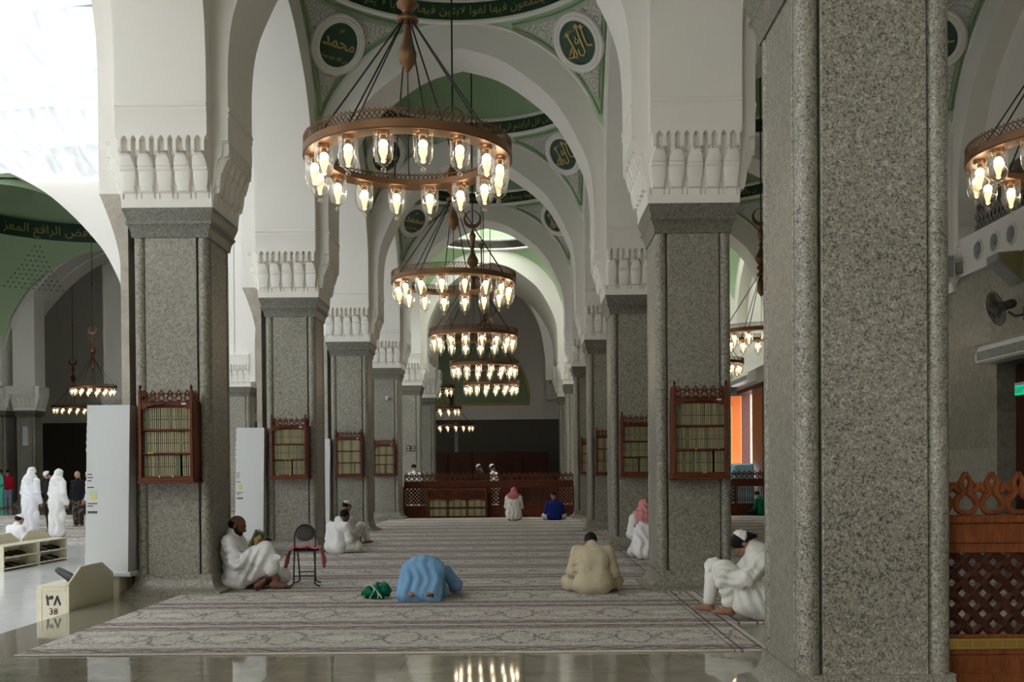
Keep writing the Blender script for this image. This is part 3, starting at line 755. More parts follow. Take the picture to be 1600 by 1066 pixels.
# ------------------------------------------------------------------ chandeliers
def chandelier_parts():
    P = {}
    P['ring'] = MB().lathe([(1.01,4.545),(1.01,4.615),(1.0,4.62),(.985,4.62),(.985,4.56),(.82,4.56),(.82,4.60),(.805,4.60),(.805,4.54),(.83,4.535),(1.0,4.535),(1.01,4.545)], 72)
    for k in range(16):
        a = 2*PI*(k+.5)/16; P['ring'].sphere((.91*math.cos(a), .91*math.sin(a), 4.533), .045, 8, 4, (1,1,.35))
    P['ring'] = P['ring'].mesh('ring_band', M['bronze'], 40)
    g = MB(); N = 132
    for k in range(N):
        a = 2*PI*k/N; d = 2*PI/N
        for s in (-1, 1):
            P0 = (1.0*math.cos(a), 1.0*math.sin(a)); a2 = a+s*d*1.5; 
            pts = [(1.0*math.cos(a+(a2-a)*t), 1.0*math.sin(a+(a2-a)*t), 4.615+.085*t) for t in (0,.5,1)]
            g.tube(pts, .0048, 4, caps=False)
        g.sphere((math.cos(a), math.sin(a), 4.712), .008, 5, 3)
    g.lathe([(1.004,4.695),(1.004,4.702),(.996,4.702),(.996,4.695),(1.004,4.695)], 72)
    P['gallery'] = g.mesh('pierced_gallery', M['bronze'])
    P['hub'] = MB().lathe([(0,5.41),(.022,5.415),(.03,5.44),(.045,5.45),(.05,5.47),(.075,5.49),(.083,5.53),(.088,5.56),(.088,5.60),(.078,5.62),(.055,5.70),(.038,5.80),(.033,5.86),(.06,5.875),(.105,5.89),(.11,5.91),(.10,5.93),(.06,5.95),(.045,5.98),(.06,6.01),(.10,6.05),(.105,6.07),(.07,6.10),(.05,6.13),(.09,6.17),(.125,6.22),(.13,6.27),(.11,6.33),(.06,6.42),(.038,6.50),(.03,6.55),(.055,6.57),(.055,6.59),(.035,6.61),(.05,6.72),(.075,6.82),(.07,6.86),(.03,6.93),(.022,7.0),(0,7.02)], 24).mesh('turned_stem', M['bronze'], 40)
    c = MB(); cz = 7.20; v = []; m = 40; th = .022
    pts = []
    for i in range(m):
        a = 2*PI*i/m - PI/2; ro = .20; w = .075*(1-math.cos(a-PI/2))/2+.012      # thick at the bottom
        pts.append(((ro*math.cos(a), cz+ro*math.sin(a)), ((ro-w)*math.cos(a), cz+(ro-w)*math.sin(a))))
    for y in (-th, th):
        for (o_, i_) in pts: v += [(o_[0], y, o_[1]), (i_[0], y, i_[1])]
    f = []
    for i in range(m):
        j = (i+1) % m
        if i == m//2: continue
        f += [(2*i,2*j,2*j+1,2*i+1), (2*m+2*i,2*m+2*i+1,2*m+2*j+1,2*m+2*j), (2*i,2*m+2*i,2*m+2*j,2*j), (2*i+1,2*j+1,2*m+2*j+1,2*m+2*i+1)]
    P['crescent'] = c.add(v, f).mesh('crescent', M['bronze'])
    rodm = lambda top: MB().tube([(0,0,6.9),(0,0,top)], .014, 8).tube([(0,0,9.2),(0,0,9.35)], .022, 8).mesh('hanging_rod', M['rod'], 40)
    P['rod'] = rodm(13.12); P['rodm'] = rodm
    P['cable'] = MB().tube([(.055,0,5.90),(.93,0,4.62)], .0085, 6).mesh('cable', M['rod'], 40)
    P['wire'] = MB().tube([(.0,0,5.42),(.0,0,4.40)], .006, 5).mesh('wire', M['rod'], 40)
    P['shade'] = MB().lathe([(.088,0),(.093,-.01),(.093,-.17),(.087,-.22),(.068,-.265),(.038,-.292),(.016,-.302),(.012,-.312),(.022,-.322),(.024,-.334),(.014,-.348),(0,-.352)], 16).mesh('glass_shade', M['glass'], 60)
    P['bulb'] = MB().sphere((0,0,-.11), .041, 12, 8).mesh('bulb', M['bulb'], 60)
    P['tube'] = MB().lathe([(0,-.14),(.036,-.14),(.034,-.18),(.012,-.262),(0,-.265)], 12).mesh('frosted_cone', M['tube'], 60)
    P['cap'] = MB().lathe([(0,.0),(.055,0),(.05,-.03),(.022,-.034),(.02,-.07),(0,-.07)], 14).mesh('lamp_cap', M['bronze'], 40)
    return P
CP = chandelier_parts()
def chandelier(x, y, label, group, z=0, s=1.0, rot=0, detail=True):
    o = thing('chandelier', label, 'chandelier', (x,y,z), 0, group); o.scale = (s,s,1) if s != 1 else (1,1,1)
    link('ring_band', CP['ring'], o); link('pierced_gallery', CP['gallery'], o); link('turned_stem', CP['hub'], o)
    link('crescent', CP['crescent'], o); link('hanging_rod', CP['rod'] if y < 38 else CP['rodm']((13.3 if y < 44.9 else 19.65)-z), o); link('wire', CP['wire'], o)
    for k in range(8):
        c = link('cable', CP['cable'], o); c.rotation_euler.z = 2*PI*(k+.35)/8
    for k in range(16):
        a = 2*PI*k/16 - PI/2 - math.radians(8)
        l = link('glass_shade', CP['shade'], o, (.90*math.cos(a)/1, .90*math.sin(a), 4.532))
        if s != 1: l.scale = (1/s,1/s,1)
        link('bulb', CP['bulb'], l); link('lamp_cap', CP['cap'], l); link('frosted_cone', CP['tube'], l)
    return o
GA = 'ring chandeliers down the main aisle'
for k, l in enumerate(['biggest ring chandelier, nearest over the main aisle','second ring chandelier of the main aisle, below the nearest one','third ring chandelier of the main aisle','fourth ring chandelier of the main aisle','fifth and farthest ring chandelier hanging in the row of the main aisle']):
    chandelier(XA+.03, YK(k)+BAY/2, 'copper '+l, GA)
chandelier(XB, YK(0)+BAY/2, 'brass ring chandelier cut by the right picture edge, above the wall fan', 'ring chandeliers down the right aisle')
chandelier(XB, YK(2)+BAY/2, 'ring chandelier in the gap between the two right columns', 'ring chandeliers down the right aisle')
chandelier(XB, YK(3)+BAY/2, 'lower small ring chandelier beside the white air curtain in the right aisle', 'ring chandeliers down the right aisle')
GF = 'ring chandeliers in the dark far hall'
chandelier(-4.55, 47.0, 'dim ring chandelier in the far hall, highest of the low three', GF, .78, 1.45)
chandelier(-4.5, 53.0, 'dim ring chandelier in the far hall, middle of the three low ones', GF, .20, 1.35)
chandelier(-4.15, 60.0, 'dim ring chandelier in the far hall, lowest of the three', GF, -.35, 1.38)
chandelier(-19.4, 46.0, 'ring chandelier with a golden crescent in the great arch across the courtyard', 'ring chandeliers across the courtyard', .85)
chandelier(-25.6, 58.0, 'lower ring chandelier behind the other one across the courtyard', 'ring chandeliers across the courtyard', .75, 1.15)

# small pendant speaker over the far part of the main aisle
t = thing('pendant_speaker', 'small dark cone pendant on a rod between the far arches', 'pendant', (-1.03, 26.6, 0))
MB().tube([(0,0,6.2),(0,0,7.35)], .016, 6).obj('rod', M['rod'], t, 40); MB().lathe([(0,7.3),(.02,7.3),(.07,7.42),(.085,7.46),(0,7.46)], 14).obj('cone', M['bronze'], t, 40)
MB().tube([(0,0,7.46),(0,0,9.45)], .008, 6).obj('wire', M['rod'], t, 40)

# ------------------------------------------------------------------ fleur crest used by bookcases and screens
def fleur(w, h, th, r):
    """one pierced finial: two mirrored strokes, teardrop hole, curled shoulders and pointed tip"""
    b = MB()
    S = [(0,.06),(.22,.07),(.39,.17),(.40,.31),(.28,.43),(.15,.51),(.12,.59),(.19,.68),(.20,.78),(.12,.88),(0,1.0)]
    P = catmull(S, 3); Q = catmull([(.16,.62),(.28,.58),(.40,.61),(.46,.69),(.38,.745)], 3)
    for s in (-1, 1):
        for path, rr in ((P, r), (Q, r*.9)):
            pts = [(s*p[0]*w, 0, p[1]*h) for p in path]; m = len(pts)
            rad = [rr*(1.25 if .25 < i/m < .8 else .9) for i in range(m)]
            q = MB().tube(pts, rad, 6); q.xf(Matrix.Diagonal((1, th/(2*r), 1, 1))); b.join(q)
    return b
def lattice(x0, x1, z0, z1, step, bar, th, y=0):
    """diagonal turned lattice clipped to a rectangle, with knots at the crossings"""
    b = MB(); W, H = x1-x0, z1-z0
    n = int((W+H)/step)+2
    for i in range(-int(H/step)-1, n):
        for s in (1, -1):
            # line x = x0+i*step + s*(z-z0)
            if s == 1: a, c = x0+i*step, x0+i*step+H
            else: a, c = x0+i*step+H, x0+i*step
            p = [(a, z0), (c, z1)]; 
            t0, t1 = 0.0, 1.0; dx = c-a
            for lim, sg in ((x0, 1), (x1, -1)):
                # sg*(x-lim) >= 0
                fa = sg*(a-lim); fb = sg*(c-lim)
                if fa < 0 and fb < 0: t0, t1 = 1, 0; break
                if fa < 0: t0 = max(t0, fa/(fa-fb))
                if fb < 0: t1 = min(t1, fa/(fa-fb))
            if t1-t0 < .02: continue
            A = (a+dx*t0, y, z0+H*t0); C = (a+dx*t1, y, z0+H*t1); q_ = MB().tube([A, C], bar, 4, caps=False); q_.xf(Matrix.Translation((0,y,0)) @ Matrix.Diagonal((1,.45,1,1)) @ Matrix.Translation((0,-y,0))); b.join(q_)
    q = step
    nx = int(W/q)+1; nz = int(H/q*2)+1
    for i in range(nx+1):
        for j in range(nz+1):
            x = x0+(i+(j%2)*.5)*q; z = z0+j*q/2
            if x0+bar < x < x1-bar and z0+bar < z < z1-bar: b.add([(x-bar*1.05,y-th,z),(x,y-th,z-bar*1.05),(x+bar*1.05,y-th,z),(x,y-th,z+bar*1.05),(x-bar*1.05,y+th,z),(x,y+th,z-bar*1.05),(x+bar*1.05,y+th,z),(x,y+th,z+bar*1.05)], [(0,1,2,3),(7,6,5,4),(0,4,5,1),(1,5,6,2),(2,6,7,3),(3,7,4,0)])
    return b

# ------------------------------------------------------------------ books and bookcases
BW, BH, BD = .0218, .262, .17
def book_mesh(name, spine, band):
    m = Mat(name, rough=.5); x, y, z = m.xyz(m.co()); n = m.noise(m.co(), 40, 2)
    zz = z/BH; xx = (x/BW)
    pages = xx.abs().gt(.33)  # not paper: spine edges blackened to imitate the shade between books
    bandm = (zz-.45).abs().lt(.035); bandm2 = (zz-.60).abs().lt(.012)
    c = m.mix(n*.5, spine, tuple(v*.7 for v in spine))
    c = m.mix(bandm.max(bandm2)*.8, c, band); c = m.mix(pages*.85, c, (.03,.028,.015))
    m.color(c); me = MB().bbox(-BW/2,BW/2,0,BD,0,BH,.002).mesh('book', m.m); return me
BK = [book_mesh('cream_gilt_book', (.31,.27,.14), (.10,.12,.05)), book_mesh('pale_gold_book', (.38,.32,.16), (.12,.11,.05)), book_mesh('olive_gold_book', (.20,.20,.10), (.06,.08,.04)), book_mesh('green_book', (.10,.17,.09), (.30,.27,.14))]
CW, CH, CD = .665, 1.17, .32
crest_case = MB()
for i in range(6):
    crest_case.join(fleur(.088, .135, .02, .0085), Matrix.Translation((-.265+.106*i, -CD+.015, CH-.165)))
for i in range(3):
    for s in (-1,1): crest_case.join(fleur(.08, .135, .02, .0085), Matrix.Translation((s*(CW/2-.015), -CD+.07+.09*i, CH-.165)) @ Matrix.Rotation(PI/2, 4, 'Z'))
crest_case.box(-CW/2,CW/2,-CD,-CD+.03,CH-.185,CH-.165)
CREST = crest_case.mesh('pierced_crest', M['wood'], 40)
body = MB().bbox(-CW/2,-CW/2+.03,-CD,0,.05,CH-.165,.003).bbox(CW/2-.03,CW/2,-CD,0,.05,CH-.165,.003).bbox(-CW/2,CW/2,-.02,0,.05,CH-.165,.003)
for s in (-1,1): body.bbox(s*(CW/2-.018)-.018,s*(CW/2-.018)+.018,-CD-.006,-CD+.03,.05,CH-.03,.004)
body.bbox(-CW/2-.02,CW/2+.02,-CD-.02,0,.0,.03,.006).bbox(-CW/2-.008,CW/2+.008,-CD-.01,0,.03,.065,.004)
BODY = body.mesh('carcass', M['wood'])
SHZ = [.085, .375, .665]
sh = MB().bbox(-CW/2+.03,CW/2-.03,-CD+.02,-.02,-.022,0,.003).mesh('shelf', M['wood'])
arc = [(-CW/2+.03,0),(-CW/2+.03,-.10),(-.26,-.095),(-.22,-.065),(-.14,-.045),(-.05,-.035),(0,-.012),(.05,-.035),(.14,-.045),(.22,-.065),(.26,-.095),(CW/2-.03,-.10),(CW/2-.03,0)]
ARCH = MB().prism([(x, z+CH-.165) for x, z in arc], -CD+.0, -CD+.02, 'y').mesh('scalloped_header', M['wood'])
KN = MB().lathe([(0,0),(.014,0),(.012,.015),(.02,.035),(.01,.06),(0,.07)], 10).mesh('finial', M['wood_dark'], 40)
LABEL = MB().box(.20,.255,-CD-.009,-CD-.001,CH-.21,CH-.188).mesh('paper_label', M['white_metal'])
TAG = MB().box(-.009,.009,-.003,.0,-.012,.008).mesh('bookmark', M['brass'])
def bookcase(x, y, z, label, where, nbooks, seed, rz=0):
    o = thing('bookcase', label, 'bookcase', (x,y,z), rz, 'wall bookcases on the column fronts')
    link('carcass', BODY, o); link('pierced_crest', CREST, o); link('scalloped_header', ARCH, o); link('paper_label', LABEL, o)
    for s in SHZ: link('shelf', sh, o, (0,0,s))
    for s in (-1,1): link('finial', KN, o, (s*(CW/2-.018), -CD+.015, CH-.03))
    for i in range(4): link('bookmark', TAG, o, (random.uniform(-.25,.25), -CD+.018, SHZ[i%2]))
    rg = random.Random(seed); many = MB()
    for si, s in enumerate(SHZ):
        gap = rg.randrange(12, 20) if si == 0 else -1
        for i in range(25):
            if i == gap: continue
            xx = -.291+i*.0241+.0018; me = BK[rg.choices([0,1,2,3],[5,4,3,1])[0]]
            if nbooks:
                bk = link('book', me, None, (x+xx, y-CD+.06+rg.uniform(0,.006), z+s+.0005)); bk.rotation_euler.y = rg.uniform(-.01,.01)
                tag(bk, 'gilt-spined book on the %s shelf of the bookcase %s' % (['bottom','middle','top'][si], where), 'book', 'books in the bookcase %s, %s shelf' % (where, ['bottom','middle','top'][si]))
            else: many.box(x+xx-BW/2+.002, x+xx+BW/2-.002, y-CD+.06, y-.03, z+s+.001, z+s+BH+rg.uniform(-.004,.004))
    return many
m_books = Mat('row_of_book_spines', rough=.6); _p = m_books.pos(); _x,_y,_z = m_books.xyz(_p); _c = ((_x*41.5).floor()*12.9).sin().abs()
m_books.color(m_books.ramp(_c, [(.2,(.14,.15,.08)),(.5,(.30,.27,.15)),(.9,(.36,.31,.17))])); far_books = MB()
CASEZ = 1.40
def cfront(k): return YK(k)-.462
for row, xc, nm in (('left', XL, 'left'), ('right', XR, 'right')):
    for k in (1,2,3,4):
        w = 'on the %s column of the %s row' % (ordn[k] if k > 1 else 'nearest bookcase', nm)
        w = {('left',1):'on the front left column',('left',2):'on the second left column',('right',1):'on the dark column right of centre',('right',2):'behind the kneeling man'}.get((nm,k), w)
        r = bookcase(xc+.025, cfront(k)-.001, CASEZ, 'dark red carved wooden bookcase '+{('left',1):'hung on the front left column, largest of the left row',('left',2):'on the second left column, above the folding chair',('left',3):'on the third left column',('left',4):'on the fourth left column below the white camera',('right',1):'in deep shade on the column right of centre',('right',2):'on the column behind the kneeling man in the checked headscarf',('right',3):'narrowly seen on the third right column',('right',4):'barely seen on the fourth right column'}[(nm,k)], w, k <= 2, k*7+len(nm))
        if r.n: far_books.join(r)

# ------------------------------------------------------------------ wooden screens
def screen(x0, x1, y, label, fin_mat, brass=False, shelves=False, coarse=.17):
    o = thing('wooden_screen', label, 'screen', ((x0+x1)/2, y, 0)); W = x1-x0; h = W/2; wd = M[fin_mat]
    n = max(2, int(round(W/.172))); st = W/n
    for i in range(n):
        pass
    f1 = fleur(.165, .275, .036, .0195 if brass else .016)
    if n < 30 and brass:
        me = f1.mesh('carved_finial', wd, 40)
        for i in range(n): link('carved_finial', me, o, (-h+(i+.5)*st, 0, 1.205))
    else:
        b = MB()
        for i in range(n): b.join(f1, Matrix.Translation((-h+(i+.5)*st, 0, 1.205)))
        b.obj('carved_crest', wd, o, 40)
    MB().bbox(-h,h,-.05,.05,1.15,1.205,.01).bbox(-h,h,-.035,.035,1.02,1.15,.006).bbox(-h,h,-.03,.03,.96,1.02,.004).obj('top_rail', wd, o)
    MB().bbox(-h,h,-.03,.03,0,.40,.004).bbox(-h,h,-.036,.036,.10,.30,.006).obj('bottom_panel', wd, o)
    np_ = max(1, int(round(W/(.68 if brass else 1.0)))) ; pw = W/np_; bars = MB(); lat = MB(); 
    post_me = MB().bbox(-.035, .035, -.033, .033, 0, 1.02, .004).mesh('post', wd)
    for i in range(np_+1): link('post', post_me, o, (-h+i*pw, 0, 0))
    kinds = 'lattice'
    for i in range(np_):
        a, c = -h+i*pw+.035, -h+(i+1)*pw-.035
        if (not brass) and i in (4,) :
            for q in range(13):
                xx = a+(q+.5)*(c-a)/13; bars.tube([(xx,0,.42),(xx,0,.5),(xx,0,.69),(xx,0,.9),(xx,0,.96)], [.012,.02,.011,.02,.012], 6)
        else: lattice(a, c, .43, .96, .135 if brass else .125, .030 if brass else .027, .022).obj('lattice', M['lattice_near'] if brass else wd, o)
    if bars.n: bars.obj('spindles', wd, o, 40)
    if brass:
        MB().bbox(-h,h,-.045,-.034,.335,.405,.003).obj('brass_strip', M['brass'], o)
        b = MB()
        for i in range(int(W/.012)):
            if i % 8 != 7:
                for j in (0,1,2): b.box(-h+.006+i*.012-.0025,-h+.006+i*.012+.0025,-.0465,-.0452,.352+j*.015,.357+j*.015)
        b.obj('piercing_shade', M['shadow'], o)  # dark chips laid on the brass imitate shaded holes
        MB().bbox(-h,h,-.04,-.03,.405,.43,.004).bbox(-h,h,-.045,-.03,.30,.335,.004).bbox(-h,h,-.045,-.03,.0,.18,.004).obj('plinth_moulding', wd, o)
    return o
screen(2.63, 8.12, 6.64, 'carved walnut screen close by at right with pierced finials and a brass strip', 'wood_near', True)
sc = screen(-3.92, 1.68, 33.6, 'long carved red-brown wooden screen across the far end of the main aisle', 'wood')
screen(2.75, 8.1, 33.6, 'carved dark wooden screen across the right aisle before the open doorway', 'wood')
# low bookcase built against the far screen
lb = thing('low_bookcase', 'low wooden bookcase with three arched bays of books against the far screen', 'bookcase', (-2.14, 33.5, 0))
b = MB().bbox(-.95,.95,-.35,-.0,.0,.07,.004).bbox(-.95,.95,-.35,0,.62,.66,.004).bbox(-.95,.95,-.35,0,.33,.36,.003).bbox(-.95,.95,-.03,0,0,.95,.003)
for i in range(4): b.bbox(-.95+i*.62,-.95+i*.62+.04,-.35,0,.0,.66,.003)
b.bbox(-1.0,-.93,-.36,0,0,.95,.003).bbox(.91,.98,-.36,0,0,.95,.003).bbox(-.95,.95,-.35,0,.90,.95,.003); b.obj('carcass', M['wood'], lb)
lattice(-.9,.9,.67,.9,.12,.020,.015,-.33).obj('lattice', M['wood'], lb)
for i in range(3):
    x0 = -.91+i*.62; MB().prism([(x0,.62),(x0,.55),(x0+.08,.58),(x0+.2,.6),(x0+.29,.615),(x0+.38,.6),(x0+.5,.58),(x0+.58,.55),(x0+.58,.62)], -.35,-.335,'y').obj('arched_header', M['wood'], lb)
for i in range(3):
    for s in (.07,.36):
        for q in range(22):
            x = -2.14-.90+i*.62+q*.0258; far_books.box(x, x+.0225, 33.5-.30, 33.5-.08, s, s+.235)
o = far_books.obj('books', m_books.m); tag(o, 'rows of gilt-spined books in the farther column bookcases and the low bookcase', 'books'); o['kind'] = 'stuff'

# ------------------------------------------------------------------ carpets
def carpet_row(x0, x1, y0, y1, label, group=None):
    o = MB().bbox(x0, x1, y0+.004, y1-.004, .0, .014, .004).obj('prayer_carpet', M['carpet'], None, None); return tag(o, label, 'carpet', group)
cl = ['nearest runner at the edge of the polished floor','second runner from the front, under the resting man\'s soles','third runner, under the man bowed to the floor','fourth runner, under the folding chair']
for i in range(17):
    y0 = 8.44+1.53*i; y1 = y0+1.53
    if y1 > 33.6: y1 = 33.2
    lab = 'grey and cream patterned prayer carpet, '+(cl[i] if i < 4 else 'one of the far runners between the column rows')
    carpet_row(-4.255, 2.055, y0, y1, lab, None if i < 4 else 'far prayer carpet runners of the main aisle')
    if y1 >= 33: break
for i in range(1, 17):
    y0 = 8.44+1.53*i; y1 = y0+1.53
    if y1 > 33.6: y1 = 33.2
    carpet_row(2.07, 8.05, y0, y1, 'grey patterned prayer carpet in the right aisle', 'prayer carpet runners of the right aisle')
    if y1 >= 33: break
for i, (x0, x1, y) in enumerate(((-14.5,-9.8,24.2),(-14.5,-9.8,25.8),(-15.5,-9.8,27.6),(-17,-9.8,29.4),(-17,-9.8,31.2),(-18,-9.8,33.0))):
    o = MB().bbox(x0,x1,y,y+1.15,-.15,-.136,.004).obj('prayer_carpet', M['carpet']); tag(o, 'pale patterned prayer carpet on the white courtyard floor, %s from the viewer' % ['first','second','third','fourth','fifth','sixth'][i], 'carpet', 'carpets on the courtyard floor')

# ------------------------------------------------------------------ tall white cabinets by the left columns
def tall_cabinet(k, label):
    y0 = YK(k)-.70; o = thing('air_conditioning_tower', label, 'air conditioner', (-5.13, y0, -.15), 0, 'tall white tapered units at the left columns')
    v = []
    zb, zt = .46, 2.52
    for z, xl, xr, ya, yb in ((zb,-.27,.26,0,.33),(zt,-.235,.29,.04,.31)): v += [(xl,ya,z),(xr,ya,z),(xr,yb,z),(xl,yb,z)]
    MB().add(v, [(3,2,1,0),(4,5,6,7),(0,1,5,4),(1,2,6,5),(2,3,7,6),(3,0,4,7)]).obj('casing', M['white_metal'], o)
    MB().bbox(-.30,.30,-.03,.335,.40,.46,.01).obj('foot_plate', M['white_metal'], o)
    MB().bbox(-.12,.13,.06,.33,0,.40,.01).obj('pedestal', M['cream'], o)
    b = MB()
    for i in range(4): b.box(-.275+i*.004,-.235+i*.004, .08,.28, 1.95+i*.09, 1.99+i*.09)
    b.xf(Matrix.Translation((.0,0,0))).obj('vent_fins', M['white_metal'], o)
    lab = thing_part = MB()
    xs = -.235; sl = lambda z: .04*(z-zb)/(zt-zb)-.0035
    def rect(x0,x1,z0,z1,mat,nm):
        MB().add([(x0,sl(z0),z0),(x1,sl(z0),z0),(x1,sl(z1),z1),(x0,sl(z1),z1)], [(0,1,2,3)]).obj(nm, mat, o, fix=False)
    rect(xs+.02,xs+.11,1.40,1.47,M['green'],'green_sticker'); rect(xs+.05,xs+.11,1.36,1.40,M['brass'],'yellow_sticker')
    b = MB()
    for z, w in ((1.66,.06),(1.62,.07),(1.58,.05),(1.50,.08),(1.30,.12),(1.27,.07),(1.20,.12),(1.185,.12)):
        b.add([(xs,sl(z),z),(xs+w,sl(z),z),(xs+w,sl(z+.012),z+.012),(xs,sl(z+.012),z+.012)], [(0,1,2,3)])
    b.obj('printed_lines', M['ink'], o, fix=False)
    return o
tall_cabinet(1, 'tall white tapered unit beside the front left column'); tall_cabinet(2, 'tall white tapered unit beside the second left column'); tall_cabinet(3, 'narrow strip of a white tapered unit beside the third left column')

# ------------------------------------------------------------------ shoe racks
def shoe_rack(x, y, label, flip=1, L=1.25, num=False):
    """long axis along y; back panel with hump on the +x side when flip=1"""
    o = thing('shoe_rack', label, 'shoe rack', (x, y, -.15), 0, None); D = .36; H = .44
    hx = 0.0; a, c = (-D, -.025) 
    if flip < 0: a, c = (.025, D)
    bx = -.025 if flip > 0 else .0
    hump = [(0,0),(L,0),(L,H+.02),(L*.74,H+.17),(L*.26,H+.17),(0,H)]
    MB().prism([(p, q) for p, q in hump], bx, bx+.025, 'x').obj('back_board', M['cream'], o)
    e = MB()
    for p, q in zip(hump[2:], hump[3:]+hump[:0]): e.tube([(bx+.0125,p[0],p[1]),(bx+.0125,q[0],q[1])], .014, 6)
    e.obj('edge_trim', M['cream'], o)
    for yy in (0, L-.025): MB().bbox(a, c, yy, yy+.025, 0, H, .003).obj('end_board', M['cream'], o)
    for z in (.03,.22,H-.02): MB().bbox(a, c, .02, L-.02, z, z+.02, .003).obj('shelf', M['cream'], o)
    if num:
        fr = MB()
        for (x0,x1,z0,z1) in ((a+.05,c-.02,H-.06,H-.045),(a+.05,a+.06,0,H-.05),(a+.02+.0,c-.0,H-.012,H)): fr.box(x0,x1,-.006,0,z0,z1)
        fr.obj('raised_frame', M['cream'], o)
        for txt, s, zc in (('\u0663\u0668', .15, .285), ('38', .10, .155)):
            v, f = text_geo(txt, .002, 1.0, .02 if s > .12 else 0); cc = (v.max(0)+v.min(0))/2; v = (v-[cc[0],cc[1],0])*[s,s,1]
            MB().add(np.c_[v[:,0]+a+D/2+.01, -.004-v[:,2], v[:,1]+zc], f).obj('number', M['ink'], o)
    return o
shoe_rack(-5.02, 11.2, 'cream shoe rack marked with the number 38 at the edge of the hall floor', 1, 1.22, True)
shoe_rack(-5.05, 17.3, 'cream shoe rack end just behind the reading man', 1, 1.2)
shoe_rack(-9.3, 18.75, 'cream open shoe rack in the courtyard, right one of the pair', -1, 1.15)
shoe_rack(-9.3, 17.45, 'cream open shoe rack in the courtyard at the left picture edge', -1, 1.25)
def shoe(x, y, z, rz, label, mat='black', up=0, s=1.0):
    o = thing('shoe', label, 'shoe', (x,y,z), rz, 'shoes on the racks')
    if up: o.rotation_euler.x = up
    sole = [(-.035,-.13),(-.02,-.145),(.02,-.145),(.035,-.12),(.032,-.02),(.045,.07),(.03,.13),(0,.145),(-.03,.13),(-.042,.07),(-.03,-.02)]
    MB().prism([(a*s,b*s) for a,b in sole], 0, .02*s).obj('sole', M['black'], o)
    b = MB()
    v = []; n = 12; prof = [(-.13,.02,.0,.03),(-.12,.035,.065,.032),(-.05,.035,.07,.0),(.0,.036,.06,0),(.06,.04,.045,0),(.11,.034,.035,0),(.14,.012,.02,0)]
    for (yy, hw, hh, _) in prof:
        for k in range(n//2+1):
            t = PI*k/(n//2); v.append((math.cos(t)*hw*s, yy*s, .018*s+math.sin(t)*hh*s))
    m = n//2+1; f = [(i*m+k, i*m+k+1, (i+1)*m+k+1, (i+1)*m+k) for i in range(len(prof)-1) for k in range(m-1)]
    b.add(v, f).obj('upper', M[mat], o, 60)
    return o
shoe(-5.17, 11.45, .355, 1.2, 'black boot standing on top of the numbered rack', 'black', .55, 1.1)
k = 0
for rack_y in (17.5, 18.8):
    for zz in (.093, -.097):
        for i in range(4):
            k += 1; shoe(-9.10, rack_y+.12+.24*i+random.uniform(-.03,.03), zz, PI/2+random.uniform(-.4,.4)-PI, 'dark shoe on the %s shelf of the %s courtyard rack' % ('upper' if zz > 0 else 'lower', 'right' if rack_y > 18 else 'left'), random.choice(['black','black','grey','wood_dark']), 0, .9)

# ------------------------------------------------------------------ folding chair with a headscarf
ch = thing('folding_chair', 'black metal folding chair with a red checked scarf over its seat', 'chair', (-2.905, 13.55, .014), .10)
def U(pts, r, nm, n=8): return MB().tube(pts, r, n).obj(nm, M['black'], ch, 50)
hwc = .137
top = [(-hwc,-.26,0)]
arcp = [(-hwc*math.cos(t), .02, .66+.15*math.sin(t)) for t in np.linspace(0, PI, 11)]
U([(-hwc-.07,-.20,.010),(-hwc-.035,-.185,.013),(-hwc,-.17,.045),(-hwc,-.15,.2),(-hwc,-.06,.48)]+[(x, -.06+.18*(z-.48), z) for x,_,z in [(-hwc,0,.6)]+arcp+[(hwc,0,.6)]]+[(hwc,-.06,.48),(hwc,-.15,.2),(hwc,-.17,.045),(hwc+.035,-.185,.013),(hwc+.07,-.20,.010)], .0115, 'front_frame')
h2 = hwc-.03
for s in (-1,1): U([(s*(h2+.07),.27,.010),(s*(h2+.035),.26,.013),(s*h2,.25,.045),(s*h2,.19,.2),(s*h2,.05,.44),(s*h2,-.01,.47)], .0105, 'rear_leg')
U([(-hwc,-.155,.14),(hwc,-.155,.14)], .009, 'stretcher'); U([(-h2,.21,.16),(h2,.21,.16)], .009, 'stretcher')
b = MB(); b.sphere((0,0,0), 1, 24, 8, (.128,.012,.105)); b.xf(Matrix.Translation((0,-.02,.695)) @ Matrix.Rotation(-.18,4,'X')); b.obj('backrest', M['black'], ch, 50)
b = MB().lathe([(0,0),(.165,0),(.175,.012),(.17,.03),(.0,.035)], 28); b.obj('seat', M['black'], ch, 50, (0,.10,.455))
# draped scarf
kf = thing('checked_headscarf', 'red and white checked headscarf draped over the seat of the black chair', 'scarf', (-2.905, 13.55, .014), .10)
v = []; f = []; nx, ny = 60, 20
for i in range(nx+1):
    s = -1+2*i/nx; L = s*.44
    for j in range(ny+1):
        t = j/ny; over = max(0, abs(L)-.20); x = math.copysign(min(abs(L), .20)+.055*(1-math.exp(-over*9))+.02*over, L)
        z = .503 + .02*math.cos(s*5) - over*(.98+.12*math.sin(t*6)) ; z += .012*math.sin(x*40+t*9)
        if over > 0: x += .018*math.sin(t*13+s*4)*min(1,over*8)
        y = -.13+.33*t*(1-.25*min(1,over*4)) + .012*math.sin(s*9)
        if abs(L) < .21 and t > .2: z = max(z, .497+.02*math.sin(t*9+s*7)**2)
        v.append((x, y, z))
for i in range(nx):
    for j in range(ny): f.append((i*(ny+1)+j,(i+1)*(ny+1)+j,(i+1)*(ny+1)+j+1,i*(ny+1)+j+1))
o = MB().add(v, f).obj('cloth', M['pink_cloth'], kf, 60, fix=False); sm = o.modifiers.new('s','SOLIDIFY'); sm.thickness = .006

